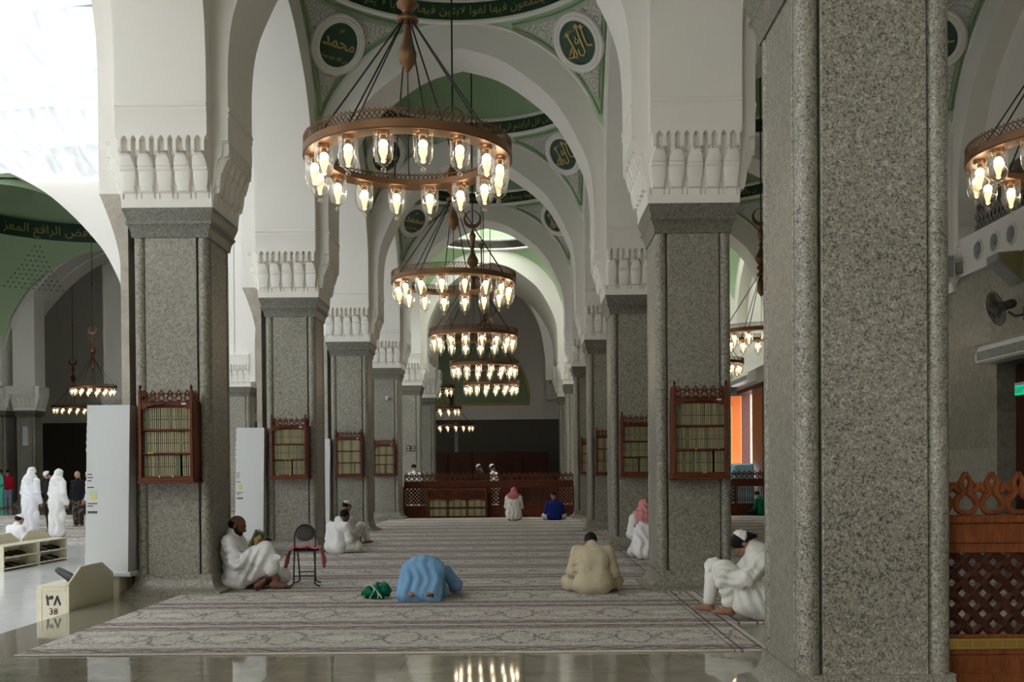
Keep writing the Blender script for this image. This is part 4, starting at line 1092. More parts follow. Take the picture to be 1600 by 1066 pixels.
# ------------------------------------------------------------------ wall fittings at right
sp = thing('loudspeaker', 'grey boxy loudspeaker on the white frieze of the right wall', 'loudspeaker', (8.02, 18.95, 5.02), -.25)
MB().bbox(-.26,.02,-.13,.13,0,.42,.015).obj('cabinet', M['white_bright'], sp); MB().bbox(-.27,-.255,-.115,.115,.015,.405,.006).obj('front_grille', M['grey'], sp); MB().bbox(-.24,.0,-.134,-.128,.015,.405,.002).obj('side_grille', M['grey'], sp); MB().bbox(.0,.18,-.03,.03,.1,.3,.005).obj('bracket', M['grey'], sp)
fn = thing('wall_fan', 'grey caged wall fan on the stone wall at right', 'fan', (8.2, 16.55, 4.03))
MB().bbox(-.03,0,-.08,.08,-.12,.1,.006).tube([(0,0,-.03),(-.18,.02,-.06),(-.28,.04,.02)], .022, 8).obj('wall_arm', M['fan'], fn, 40)
fh = MB().tube([(0,0,0),(.22,0,0)], .075, 16).sphere((.22,0,0), .074, 14, 8); cage = MB()
for k in range(36):
    a = 2*PI*k/36; cage.tube([(-.11, .05*math.cos(a), .05*math.sin(a)),(-.10, .2*math.cos(a), .2*math.sin(a)),(-.05,.285*math.cos(a),.285*math.sin(a)),(-.0,.20*math.cos(a),.20*math.sin(a)),(.0,.06*math.cos(a),.06*math.sin(a))], .0042, 4, caps=False)
for r in (.12,.2,.285): cage.tube([(-.05 if r > .25 else -.1, r*math.cos(a), r*math.sin(a)) for a in np.linspace(0,2*PI,33)], .004 if r < .25 else .007, 5)
cage.tube([(-.115,0,0),(-.10,0,0)], .055, 14)
bl = MB()
for k in range(4):
    a = 2*PI*k/4; v = []
    for r, w, tw in ((.05,.05,.03),(.14,.11,.035),(.23,.12,.02),(.255,.05,.01)):
        for s in (-1,1): v.append((-.05+s*tw, r*math.cos(a)-s*w/2*math.sin(a), r*math.sin(a)+s*w/2*math.cos(a)))
    bl.add(v, [(0,1,3,2),(2,3,5,4),(4,5,7,6)])
MT = Matrix.Translation((-.44,.03,.08)) @ Matrix.Rotation(-.02,4,'Z') @ Matrix.Rotation(-.30,4,'Y')
fh.xf(MT).obj('motor', M['fan'], fn, 40); cage.xf(MT).obj('cage', M['fan'], fn, 40); bo = bl.xf(MT).obj('blades', M['fan'], fn, 40)
def air_curtain(x, y0, y1, z, label):
    o = thing('air_curtain', label, 'air conditioner', (x, (y0+y1)/2, z)); L = (y1-y0)/2
    prof = [(0,0),(-.30,0),(-.345,.03),(-.35,.15),(-.30,.29),(-.18,.34),(0,.34)]
    MB().prism([(a,b) for a,b in prof], -L, L, 'y').obj('housing', M['white_bright'], o, 30)
    n = 5; w = (2*L-.1)/n
    for i in range(n): MB().bbox(-.356,-.30,-L+.05+i*w+.012,-L+.05+(i+1)*w-.012,.05,.20,.004).obj('grille', M['grey'], o)
    return o
air_curtain(8.2, 15.2, 17.65, 3.30, 'white slotted air curtain above the dark doorway in the right wall')
air_curtain(8.2, 35.5, 38.3, 4.62, 'white air curtain above the open door seen in the right aisle')
sg = thing('hanging_sign', 'wedge-shaped box sign jutting from the right wall above the fan', 'sign', (8.2, 16.95, 4.60))
MB().prism([(0,0),(-.05,-.05),(-.42,.30),(-.42,.42),(0,.46)], -.32, .10, 'y').obj('casing', M['grey'], sg); MB().add([(-.055,-.33,-.03),(-.40,-.33,.30),(-.40,-.33,.40),(-.02,-.33,.43)], [(0,1,2,3)]).obj('yellow_face', M['olive'], sg, fix=False)
ex = thing('exit_sign', 'small green exit sign beside the dark doorway at the right picture edge', 'sign', (8.17, 16.70, 2.70))
MB().bbox(-.04,0,-.22,.12,0,.20,.004).obj('box', emis('lit_green_sign', (.0,.35,.16), .5), ex); MB().bbox(-.044,.0,-.22,.12,.155,.202,.002).obj('white_edge', M['white_metal'], ex)
b = MB()
v, f = text_geo('EXIT', .001, .13, .0); v = v-[(v[:,0].max()+v[:,0].min())/2,0,0]; b.add(np.c_[-.043+0*v[:,0], -v[:,0]-.05, v[:,1]+.03], f).obj('lettering', M['white_metal'], ex, fix=False)
for i, y in enumerate((18.23, 17.6, 17.0, 16.4)):
    o = thing('round_vent', 'round white ceiling-level vent in the frieze, %s from the loudspeaker' % ['first','second','third','fourth'][i], 'vent', (8.17, y, 5.40), 0, 'round vents in the right wall frieze')
    q = MB().lathe([(.0,-.01),(.15,-.01),(.155,.02),(.185,.03),(.19,.0)], 24); q.xf(Matrix.Rotation(-PI/2,4,'Y')); q.obj('rim', M['white_bright'], o, 40)
    q = MB().lathe([(0,.012),(.145,.005)], 20); q.xf(Matrix.Rotation(-PI/2,4,'Y')); q.obj('recess', M['grey'], o, 40)
    q = MB().lathe([(0,.05),(.07,.05),(.085,.02),(.085,.0)], 16); q.xf(Matrix.Rotation(-PI/2,4,'Y') @ Matrix.Translation((.03,-.02,0))); q.obj('nozzle', M['grey'], o, 40)
# upper pierced window in the wall arch
w = link('window_1', None, None, (8.48, 17.0, 5.80)); struct(w)
MB().bbox(-.06,.02,-2.1,2.15,0,.06,.01).bbox(-.06,.02,2.1,2.16,0,1.0,.01).bbox(-.06,.02,-2.16,-2.1,0,1.0,.01).bbox(-.06,.02,-2.16,2.16,.95,1.02,.01).obj('window_frame', M['plaster'], w)
MB().box(-.01,.015,-2.1,2.1,.05,.95).obj('pane', M['pane'], w)
b = MB()
for i in range(28):
    y = -2.05+i*.15
    for s in (-1,1): b.tube([(-.03,y,.06),(-.03,y+s*.06,.16),(-.03,y,.27),(-.03,y+s*.055,.36),(-.03,y,.46)], .014, 5)
b.obj('grille', M['grey'], w, 40)
# dark doorway at right
d = link('door_1', None, None, (8.5, 15.6, 0)); struct(d)
MB().bbox(0,.06,-1.95,-.02,0,3.25,.01).bbox(0,.06,.02,1.95,0,3.25,.01).obj('door_leaf', M['wood_dark'], d)
# open doorway in the right aisle
d = link('door_2', None, None, (8.2, 36.65, 0)); struct(d)
MB().bbox(-.02,.45,-2.1,-1.95,0,4.5,.01).bbox(-.02,.45,1.95,2.1,0,4.5,.01).bbox(-.02,.45,-2.1,2.1,4.35,4.5,.01).obj('door_frame', M['wood_dark'], d)
MB().bbox(.02,.08,-1.95,-.25,0,4.35,.01).obj('door_leaf', M['wood_near'], d)
m_or = Mat('orange_brown_varnished_wood', (.55,.13,.03), .35).m
q = MB().bbox(-.03,.03,0,1.4,0,4.3,.01); lf = q.obj('door_leaf', m_or, d, None, (.1,1.9,0)); lf.rotation_euler.z = 1.25
MB().bbox(-.034,-.028,.35,1.05,.6,3.9,.003).obj('glass_panel', M['brass'], lf)
for i, (x, y, c, lab) in enumerate(((7.55,35.2,(.35,.62,.80),'pale blue plastic bundle stacked behind the right screen'),(7.6,36.6,(.45,.72,.85),'light blue wrapped crate by the open door'),(7.5,37.9,(.50,.52,.60),'greyish wrapped crate by the open door'))):
    o = MB().bbox(x-.35,x+.35,y-.5,y+.5,0,1.72-.05*i,.05).obj('wrapped_crate', Mat('blue_wrap_%d' % i, c, .3).m); tag(o, lab, 'crate')

# camera, clock panel, sockets
cm = thing('security_camera', 'small white dome camera on the fourth left column', 'camera', (XL+.13, YK(4)-.47, 3.86)); MB().sphere((0,-.05,0), .075, 14, 10).bbox(-.09,.05,-.03,.01,-.05,.07,.01).obj('housing', M['white_metal'], cm, 40); MB().sphere((.02,-.105,0), .03, 10, 6).obj('lens', M['black'], cm, 40)
cp = thing('digital_clock', 'small dark twin digital panel on the fifth left column', 'clock', (XL+.12, YK(5)-.475, 2.42)); MB().bbox(-.17,.17,-.03,.01,-.10,.10,.008).obj('case', M['black'], cp)
b = MB()
for cx_ in (-.09,.09):
    for cz in (-.045,.045): b.box(cx_-.05,cx_+.05,-.033,-.030,cz-.028,cz+.028)
b.obj('digits', M['grey'], cp)
# dark cabinets along the far wall
for i in range(6):
    x = -6.9+1.55*i; o = thing('dark_cabinet', 'dark red carved cabinet along the far wall, %s from the left' % ['first','second','third','fourth','fifth','sixth'][i], 'cabinet', (x, 62.6, 0), 0, 'cabinets along the far wall')
    MB().bbox(-.75,.75,-.3,.3,0,2.7,.02).obj('carcass', M['wood_dark'], o)
    for s in (-1,1): MB().bbox(s*.36-.32,s*.36+.32,-.33,-.295,.2,2.3,.02).obj('door', M['wood_dark'], o)
tl = thing('tube_light', 'thin vertical grey fitting hanging on the dark far wall', 'light fitting', (-4.25, 65.5, 2.6)); MB().bbox(-.12,.12,-.08,0,0,2.1,.02).obj('casing', M['grey'], tl)
tl = thing('wall_light', 'pale upright light fitting on the pier across the courtyard', 'light fitting', (-25.35, YK(7)-.55, 3.0)); MB().bbox(-.13,.13,-.1,.08,0,1.0,.02).obj('casing', M['white_metal'], tl)
# drawstring bag is built with the people (same surface tool)
# ------------------------------------------------------------------ implicit surfaces for people and soft things
def V3(*a): return np.array(a[0] if len(a) == 1 else a, float)
class SD:
    def __init__(s): s.p = []; s.lo = np.full(3, 1e9); s.hi = np.full(3, -1e9); s.folds = []; s.cuts = []
    def _b(s, c, r): s.lo = np.minimum(s.lo, V3(c)-r); s.hi = np.maximum(s.hi, V3(c)+r)
    def cap(s, a, b, ra, rb=None, k=.03):
        rb = ra if rb is None else rb; s.p.append(('c', V3(a), V3(b), ra, rb, k)); s._b(a, ra); s._b(b, rb); return s
    def ell(s, c, r, R=None, k=.03):
        s.p.append(('e', V3(c), V3(r), np.eye(3) if R is None else np.array(R), 0, k)); s._b(c, max(r)); return s
    def sub(s, c, r, R=None, k=.01): s.p.append(('s', V3(c), V3(r), np.eye(3) if R is None else np.array(R), 0, k)); return s
    def fold(s, amp, freq, d, c, rad, ph=0): s.folds.append((amp, freq, V3(d)/np.linalg.norm(d), V3(c), rad, ph)); return s
    def cut(s, n, off): s.cuts.append((V3(n)/np.linalg.norm(n), off)); return s     # keeps points with n.p < off
    def ev(s, P):
        F = np.full(len(P), 1e3, np.float32)
        for (t, a, b, c, d, k) in s.p:
            if t == 'c':
                ab = b-a; L = float(ab@ab)+1e-9; q = P-a; h = np.clip((q@ab)/L, 0, 1); D = np.linalg.norm(q-h[:,None]*ab, axis=1)-(c+(d-c)*h)
            else:
                q = (P-a)@c; k0 = np.linalg.norm(q/b, axis=1); k1 = np.linalg.norm(q/(b*b), axis=1)+1e-9; D = k0*(k0-1)/k1
            D = D.astype(np.float32)
            if t == 's': h = np.maximum(k-np.abs(F+D), 0)/k; F = np.maximum(F, -D)+h*h*k*.25
            else: h = np.maximum(k-np.abs(F-D), 0)/k; F = np.minimum(F, D)-h*h*k*.25
        for (amp, fr, d, c, rad, ph) in s.folds:
            q = P-c; o = np.array([d[1],d[2],d[0]]); w = np.exp(-(q*q).sum(1)/(rad*rad))
            F = F + 1.7*amp*w*np.sin(fr*(P@d)+1.6*np.sin(fr*.31*(P@o)+ph)+ph)
        for n, off in s.cuts: F = np.maximum(F, P@n-off)
        return F
def iso(sd, res, lo=None, hi=None):
    lo = sd.lo-res*2.5 if lo is None else V3(lo); hi = sd.hi+res*2.5 if hi is None else V3(hi)
    n = np.maximum(np.ceil((hi-lo)/res).astype(int)+1, 3)
    ax = [lo[i]+res*np.arange(n[i]) for i in range(3)]
    G = np.stack(np.meshgrid(*ax, indexing='ij'), -1).reshape(-1,3)
    F = sd.ev(G).reshape(n); I = F < 0
    C = np.zeros(n-1, int)
    for dx in (0,1):
        for dy in (0,1):
            for dz in (0,1): C += I[dx:n[0]-1+dx, dy:n[1]-1+dy, dz:n[2]-1+dz]
    act = (C > 0) & (C < 8); ids = np.argwhere(act); idx = -np.ones(n-1, int); idx[act] = np.arange(len(ids))
    acc = np.zeros((len(ids),3)); cnt = np.zeros(len(ids))
    cor = [(a,b,c) for a in (0,1) for b in (0,1) for c in (0,1)]
    for i, p in enumerate(cor):
        for q in cor[i+1:]:
            if sum(abs(p[j]-q[j]) for j in range(3)) != 1: continue
            fp = F[tuple((ids+p).T)]; fq = F[tuple((ids+q).T)]; m = (fp < 0) != (fq < 0)
            t = np.where(m, fp/(fp-fq+1e-12), 0)
            acc += np.where(m[:,None], np.array(p)+t[:,None]*(np.array(q)-np.array(p)), 0); cnt += m
    v = lo+res*(ids+acc/cnt[:,None]); faces = []
    for a in range(3):
        b, c = (a+1)%3, (a+2)%3; sl0 = [slice(None)]*3; sl1 = [slice(None)]*3; sl0[a] = slice(0,-1); sl1[a] = slice(1,None)
        A, B = I[tuple(sl0)], I[tuple(sl1)]; E = np.argwhere(A != B)
        E = E[(E[:,b] > 0) & (E[:,c] > 0) & (E[:,b] < n[b]-1) & (E[:,c] < n[c]-1)]
        if not len(E): continue
        eb = np.zeros(3,int); eb[b] = 1; ec = np.zeros(3,int); ec[c] = 1
        q = np.stack([idx[tuple((E-eb-ec).T)], idx[tuple((E-ec).T)], idx[tuple(E.T)], idx[tuple((E-eb).T)]], 1)
        fl = ~A[tuple(E.T)]; q[fl] = q[fl][:,::-1]; faces += q[(q >= 0).all(1)].tolist()
    return v, faces
def sd_obj(name, mat, parent, parts, smooth=True, sc=1.0):
    b = MB()
    for sd, res in parts:
        v, f = iso(sd, res); 
        if len(v): b.add(v*sc, f)
    me = b.mesh(name, mat, None, fix=False); me.polygons.foreach_set('use_smooth', [True]*len(me.polygons)); return link(name, me, parent)
def frame(fwd, up):
    f = V3(fwd); f /= np.linalg.norm(f); u = V3(up); u = u-f*(u@f); u /= np.linalg.norm(u); r = np.cross(f, u)
    return np.stack([r, f, u], 1)              # columns: right, forward, up
def head_sd(c, R):
    g = lambda *p: V3(c)+R@V3(p); s = SD()
    s.ell(g(0,-.008,.022), (.074,.094,.092), R).ell(g(0,.022,-.055), (.055,.062,.052), R, .03).ell(g(0,.058,-.088), (.024,.02,.018), R, .02)
    s.cap(g(-.032,.083,.022), g(.032,.083,.022), .013, None, .015).cap(g(-.044,.06,-.02), g(-.028,.075,-.03), .018, None, .02).cap(g(.044,.06,-.02), g(.028,.075,-.03), .018, None, .02)
    s.sub(g(-.031,.098,.004), (.019,.016,.011), R).sub(g(.031,.098,.004), (.019,.016,.011), R)
    s.ell(g(-.031,.080,.004), (.013,.012,.010), R, .003).ell(g(.031,.080,.004), (.013,.012,.010), R, .003)
    s.cap(g(0,.088,.012), g(0,.108,-.024), .009, .014, .012).cap(g(-.011,.096,-.028), g(.011,.096,-.028), .009, None, .01)
    s.cap(g(-.02,.083,-.053), g(.02,.083,-.053), .008, None, .008).cap(g(-.017,.082,-.066), g(.017,.082,-.066), .008, None, .008).sub(g(0,.096,-.0595), (.024,.010,.0022), R, .003)
    for q in (-1, 1): s.ell(g(q*.077,-.005,-.004), (.010,.022,.032), R, .01).sub(g(q*.088,.0,-.002), (.006,.011,.018), R, .005)
    s.cap(g(0,-.02,-.04), g(0,-.035,-.16), .056, .060, .03); return s
def hand_sd(w, d, nrm, side, curl=.5, spread=.0):
    """w wrist, d finger direction, nrm palm normal, side +1 if the thumb lies along d x nrm"""
    d = V3(d)/np.linalg.norm(d); n = V3(nrm); n = n-d*(n@d); n /= np.linalg.norm(n); t = np.cross(d, n)*side; s = SD()
    s.cap(V3(w)-d*.03, V3(w)+d*.012, .026, .025, .02)
    for q in np.linspace(-.028,.030,4): s.cap(V3(w)+d*.01+t*q*.7, V3(w)+d*.085+t*q, .0165, .0135, .02)
    for i, (q, L) in enumerate(((.031,.068),(.010,.077),(-.011,.071),(-.031,.055))):
        p = V3(w)+d*.092+t*q; a = curl*.55+.05*i; dd = d+t*spread*(1.5-i)*.12; dd /= np.linalg.norm(dd)
        for j, fr in enumerate((.45,.31,.24)):
            v = math.cos(a)*dd+math.sin(a)*n; e = p+v*L*fr; s.cap(p, e, .0090-.0010*j, .0082-.0010*j, .005); p = e; a += curl*(.75 if j == 0 else .6)
    p = V3(w)+d*.028+t*.030+n*.006
    for L, a, r in ((.038,.95,.013),(.032,.62,.0105),(.026,.42,.009)):
        v = math.cos(a)*d+math.sin(a)*(t*.8+n*.6*min(1,curl+.3)); e = p+v*L; s.cap(p, e, r, r-.0012, .008); p = e
    return s
def foot_sd(an, d, up, side=1):
    d = V3(d)/np.linalg.norm(d); u = V3(up)-d*(V3(up)@d); u /= np.linalg.norm(u); t = np.cross(d, u)*side; a = V3(an); s = SD()
    h = a-u*.045-d*.045
    s.cap(a+u*.06, a-u*.01, .036, .038, .03).cap(h, h+d*.02, .032, .034, .03).cap(a-u*.025, a-u*.052+d*.12, .036, .022, .04)
    s.cap(h+d*.02+t*.012, h+d*.155+t*.022-u*.006, .026, .021, .03).cap(h+d*.02-t*.014, h+d*.135-t*.026-u*.008, .024, .017, .03)
    for i, (q, L, r) in enumerate(((.028,.046,.0135),(.009,.042,.0095),(-.006,.036,.009),(-.020,.030,.0085),(-.033,.024,.008))):
        b0 = h+d*(.160-.012*i)+t*q-u*.010; m = b0+d*L*.6+u*.004; s.cap(b0, m, r, r*.9, .008).cap(m, b0+d*L-u*.004, r*.92, r*.9, .004)
    return s
def mirror_pose(J): return J
def jget(J, k):
    a = J[k]; return (V3(a[0]), V3(a[1])) if isinstance(a[0], (tuple,list,np.ndarray)) else (V3(-a[0],a[1],a[2]), V3(a))     # (left, right)
def body_sd(J):
    s = SD(); pe, chs, nk = V3(J['pelvis']), V3(J['chest']), V3(J['neck']); sh, el, wr = jget(J,'sh'), jget(J,'el'), jget(J,'wr'); hp, kn, an = jget(J,'hip'), jget(J,'kn'), jget(J,'an')
    s.cap(hp[0], hp[1], .085).cap(pe, chs, .11, .12, .05).cap(sh[0], sh[1], .055, None, .05).cap(chs, nk, .10, .055, .05).cap(nk, V3(J['head']), .05, .05)
    for i in (0,1): s.cap(sh[i], el[i], .048, .038).cap(el[i], wr[i], .038, .027).cap(hp[i], kn[i], .08, .055).cap(kn[i], an[i], .052, .036)
    return s
def torso_cloth(s, J, w=1.0, k=.05, belly=0.0):
    pe, chs, nk = V3(J['pelvis']), V3(J['chest']), V3(J['neck']); sh = jget(J,'sh'); hp = jget(J,'hip')
    ax = (sh[1]-sh[0]); ax /= np.linalg.norm(ax)
    for q in (-1,1): s.cap(pe+ax*q*.055*w, chs+ax*q*.07*w, .135*w, .125*w, k)
    s.cap(sh[0], sh[1], .074*w, None, k).cap(hp[0], hp[1], .125*w, None, k).cap(chs, nk-.02*(nk-chs), .12*w, .066, k).cap(nk-.1*(nk-chs), nk+(V3(J['head'])-nk)*.22, .066, .060, .03)
    if belly: s.ell(pe*.45+chs*.55+V3(0,.08,-.02), (.16*w,.14+belly,.19), None, k)
    return s
def sleeves(s, J, r=(.074,.066,.052), k=.03, cuff=.0):
    sh, el, wr = jget(J,'sh'), jget(J,'el'), jget(J,'wr')
    for i in (0,1):
        e = wr[i]-(wr[i]-el[i])*.06; s.cap(sh[i], el[i], r[0], r[1], k).cap(el[i], e, r[1], r[2], k)
        m = (sh[i]+el[i])/2; d = el[i]-sh[i]; s.fold(.005, 95, d, el[i], .11, i).fold(.004, 70, wr[i]-el[i], (el[i]+wr[i])/2, .10, i+1)
    return s
def legs_cloth(s, J, r=(.11,.085,.065), k=.04, end=.08):
    hp, kn, an = jget(J,'hip'), jget(J,'kn'), jget(J,'an')
    for i in (0,1):
        e = an[i]-(an[i]-kn[i])*end; s.cap(hp[i], kn[i], r[0], r[1], k).cap(kn[i], e, r[1], r[2], k)
        s.fold(.005, 75, kn[i]-hp[i], kn[i], .14, i*2)
    return s
def hair_sd(c, R, kind):
    g = lambda *p: V3(c)+R@V3(p); s = SD()
    if kind in ('hair','short'):
        s.ell(g(0,-.014,.030), (.082,.100,.098), R); n = R@V3(0,.86,-.5); s.cut(n, float(n@g(0,.050,.028)))
        n2 = R@V3(0,.30,-1); s.cut(n2, float((n2/np.linalg.norm(n2))@g(0,-.03,-.062)))
    elif kind == 'cap':
        s.ell(g(0,-.012,.034), (.083,.101,.094), R); n = R@V3(0,-.12,-1); s.cut(n, float((n/np.linalg.norm(n))@g(0,0,.030)))
    elif kind == 'fringe':
        s.ell(g(0,-.016,.0), (.079,.096,.072), R); s.sub(g(0,.02,.085), (.078,.11,.062), R, .01); n = R@V3(0,1,0); s.cut(n, float(n@g(0,.028,0))); s.cut(R@V3(0,0,-1), float((R@V3(0,0,-1))@g(0,0,-.055)))
    elif kind == 'beard':
        s.ell(g(0,.030,-.068), (.060,.066,.060), R).cap(g(-.066,.0,-.02), g(-.048,.03,-.07), .018).cap(g(.066,.0,-.02), g(.048,.03,-.07), .018).cap(g(-.018,.094,-.042), g(.018,.094,-.042), .007, None, .008)
        s.sub(g(0,.10,-.058), (.026,.02,.010), R, .006); s.sub(g(0,.07,.03), (.07,.06,.068), R, .01)
    return s
def keff_sd(c, R, J, back=.30, wide=.19, front=.08):
    g = lambda *p: V3(c)+R@V3(p); s = SD(); nk = V3(J['neck']); ch = V3(J['chest'])
    s.ell(g(0,-.012,.022), (.094,.112,.106), R).cap(g(0,-.03,-.02), nk+V3(0,-.03,.0), .088, .10, .05)
    s.cap(nk+V3(-wide*.75,-.0,-.02), nk+V3(wide*.75,-.0,-.02), .075, None, .08).cap(nk+V3(0,-.05,-.02), nk+V3(0,-.10,-back), .13, .06, .08)
    for q in (-1,1): s.cap(nk+V3(q*.08,-.05,-.03), nk+V3(q*wide*.8,-.07,-back*.7), .09, .05, .08)
    s.sub(g(0,.115,-.02), (.062,.075,.085), R, .02)
    s.fold(.007, 70, (1,0,.3), nk, .25, 1).fold(.005, 60, (.3,.2,1), c, .15, 2); return s
HEAD_K = {'near':(.0055,.0045,.011),'mid':(.008,.006,.014),'far':(.013,.0095,.020)}
def person(label, loc, rz, J, garments, skin='skin_mid', hair=None, cap=None, beard=None, lod='mid', hands=None, feet=True, sc=1.0, extra=None, group=None):
    hr, fr, cr = HEAD_K[lod]; o = thing('person', label, 'person', loc, rz, group); R = frame(J.get('fwd',(0,1,0)), J.get('up',(0,0,1))); c = V3(J['head'])
    an = jget(J,'an'); kn = jget(J,'kn'); wr, el = jget(J,'wr'), jget(J,'el'); parts = [(body_sd(J), cr), (head_sd(c, R), hr)]
    hd = J.get('hd'); hn = J.get('hn')
    for i in (0,1):
        d = V3(hd[i]) if hd else wr[i]-el[i]; n = V3(hn[i]) if hn else V3((1 if i == 0 else -1),0,-.2)
        sgn = 1 if i == 0 else -1
        parts.append((hand_sd(wr[i], d, n, sgn*J.get('thumb',1), J.get('curl',.5)), fr))
        if feet:
            td = V3(J['toe'][i]); up = V3(J['fup'][i]) if 'fup' in J else V3(0,0,1); parts.append((foot_sd(an[i], td, up, 1 if i == 0 else -1), fr*1.25))
    sd_obj('body', M[skin], o, parts, sc=sc)
    for nm, mat, s in garments: sd_obj(nm, M[mat], o, [(s, cr*.85)], sc=sc)
    if hair: sd_obj('hair', M['hair'], o, [(hair_sd(c, R, hair), hr)], sc=sc)
    if beard: sd_obj('beard', M['hair'], o, [(hair_sd(c, R, 'beard'), hr)], sc=sc)
    if cap: sd_obj('cap', M[cap], o, [(hair_sd(c, R, 'cap'), hr)], sc=sc)
    return o
def stand(h=1.78, lean=0, head=(0,1,-.15), arm=0.0):
    k = h/1.78; J = dict(pelvis=(0,0,.95), chest=(0,.01+lean*.3,1.28), neck=(0,.01+lean*.55,1.50), head=(0,.03+lean*.8,1.66), sh=(.185,.0+lean*.5,1.42), el=(.24,-.02+lean*.4,1.14), wr=(.25,.07+arm+lean*.3,.89+arm*.6),
        hip=(.09,0,.90), kn=(.10,.01,.50), an=(.10,-.02,.085), toe=((-.15,1,0),(.15,1,0)), fwd=head, curl=.45)
    return J
def scaleJ(J, k):
    def f(v):
        if isinstance(v, tuple) and len(v) == 3 and all(isinstance(q, (int,float)) for q in v): return tuple(q*k for q in v)
        if isinstance(v, tuple): return tuple(f(q) for q in v)
        return v
    return {a: (b if a in ('fwd','up','toe','hd','hn','fup','curl','thumb') else f(b)) for a, b in J.items()}
CZ = .014
# ---- man reading against the front left column (faces +x, his right side towards us)
J = dict(pelvis=(0,.02,.13), chest=(0,-.05,.45), neck=(0,-.045,.615), head=(0,.005,.725), fwd=(0,1,-.42), up=(0,.3,1),
    sh=((-.18,-.05,.55),(.18,-.05,.55)), el=((-.23,.10,.30),(.24,.06,.30)), wr=((-.10,.27,.47),(.15,.27,.46)),
    hip=((-.09,.03,.12),(.10,.03,.13)), kn=((-.17,.50,.13),(.13,.37,.475)), an=((.13,.30,.06),(.10,.47,.085)), toe=((1,.28,-.05),(.05,1,-.05)), fup=((-.2,.6,.6),(0,0,1)),
    hd=((.05,.55,.8),(-.05,.45,.9)), hn=((.9,.3,-.2),(-.9,.3,-.1)), curl=.75)
s = SD(); torso_cloth(s, J, 1.0, .05, .03); sleeves(s, J, (.078,.072,.058)); 
s.cap((-.09,.03,.12),(-.17,.48,.12),.12,.10,.06).cap((.10,.03,.13),(.13,.36,.455),.115,.095,.05).cap((.13,.36,.45),(.12,.44,.23),.085,.075,.05).cap((.10,.10,.14),(.05,.42,.25),.10,.07,.07).cap((-.17,.46,.12),(-.05,.34,.10),.09,.06,.05)
s.cap((.14,.36,.44),(.15,.52,.36),.055,.03,.04)
s.ell((0,-.05,.10),(.21,.17,.11),None,.05).cap((0,-.045,.60),(0,-.035,.665),.078,.068,.03)
s.fold(.009,60,(.1,.9,-.5),(.12,.25,.28),.22,.5).fold(.007,50,(.2,.5,1),(.15,.0,.25),.25,1.3).fold(.006,80,(0,.3,1),(.16,-.02,.42),.16,2)
s.fold(.006,45,(.0,1,.5),(.1,.1,.1),.2,.1)
man = person('bald bearded man in a white robe reading a book, leaning on the front left column', (-3.735,13.26,CZ), -PI/2, J, [('robe','white_cloth',s)], 'skin_dark', 'fringe', None, True, 'near', sc=1.13)
bk = thing('open_book', 'dark green gilt book held open by the man leaning on the column', 'book', (-3.415,13.16,.515), 0)
for side in (1, -1):
    cov = MB().bbox(0,.165,-.004,.0,0,.235,.001); pg = MB().bbox(.002,.158,.0,.012,.006,.229,.002); fr_ = MB()
    for (x0,x1,z0,z1) in ((.01,.155,.012,.018),(.01,.155,.217,.223),(.01,.016,.012,.223),(.149,.155,.012,.223)): fr_.box(x0,x1,-.0055,-.004,z0,z1)
    fr_.add([(.0825+.045*math.cos(t)*(1+.15*math.cos(4*t)), -.0055, .1175+.065*math.sin(t)*(1+.15*math.cos(4*t))) for t in np.linspace(0,2*PI,20,endpoint=False)], [tuple(range(20))])
    R0 = Matrix.Rotation(math.radians(26),4,'Y') @ Matrix.Rotation(PI+side*.42,4,'Z') @ Matrix.Diagonal((1,-side,1,1))
    cov.xf(R0).obj('cover', M['dkgreen'], bk); pg.xf(R0).obj('pages', M['white_warm'], bk); fr_.xf(R0).obj('gilt_frame', M['gold'], bk)

# ---- man in blue bowed to the floor (faces away)
J = dict(pelvis=(0,-.04,.36), chest=(0,.30,.31), neck=(0,.50,.22), head=(0,.62,.13), fwd=(0,.35,-1), up=(0,1,.35),
    sh=(.19,.42,.27), el=(.33,.36,.12), wr=(.26,.60,.05), hip=(.10,-.06,.33), kn=(.15,.14,.07), an=(.11,-.24,.05), toe=((0,-1,-.15),(0,-1,-.15)), fup=((0,-.15,-1),(0,-.15,-1)), hd=((0,1,0),(0,1,0)), hn=((0,0,-1),(0,0,-1)), curl=.1)
s = SD(); torso_cloth(s, J, 1.0, .06); sleeves(s, J, (.085,.075,.055))
s.ell((0,-.02,.36),(.225,.19,.155),None,.05)
for q in np.linspace(-1,1,9): s.cap((q*.19,-.12,.40-.05*q*q),(q*.235-.03,-.285+.02*math.cos(q*9),.045+.02*math.sin(q*5)),.05,.032,.04).cap((-.13,-.10,.32),(-.18,-.24,.06),.085,.05,.08).cap((.13,-.10,.32),(.12,-.26,.07),.085,.05,.08).cap((0,-.12,.33),(-.02,-.26,.08),.09,.05,.08)
s.fold(.010,55,(1,0,.1),(0,-.2,.2),.24,.6).fold(.006,40,(1,.3,.2),(0,.1,.42),.2,1)
p = SD(); legs_cloth(p, J, (.12,.10,.07), .05, .1)
person('man in a light blue shirt bowed down with his forehead to the carpet', (-1.17,12.06,CZ), -.05, J, [('shirt','blue_cloth',s),('trousers','blue_cloth',p)], 'skin_mid', 'hair', None, None, 'mid')

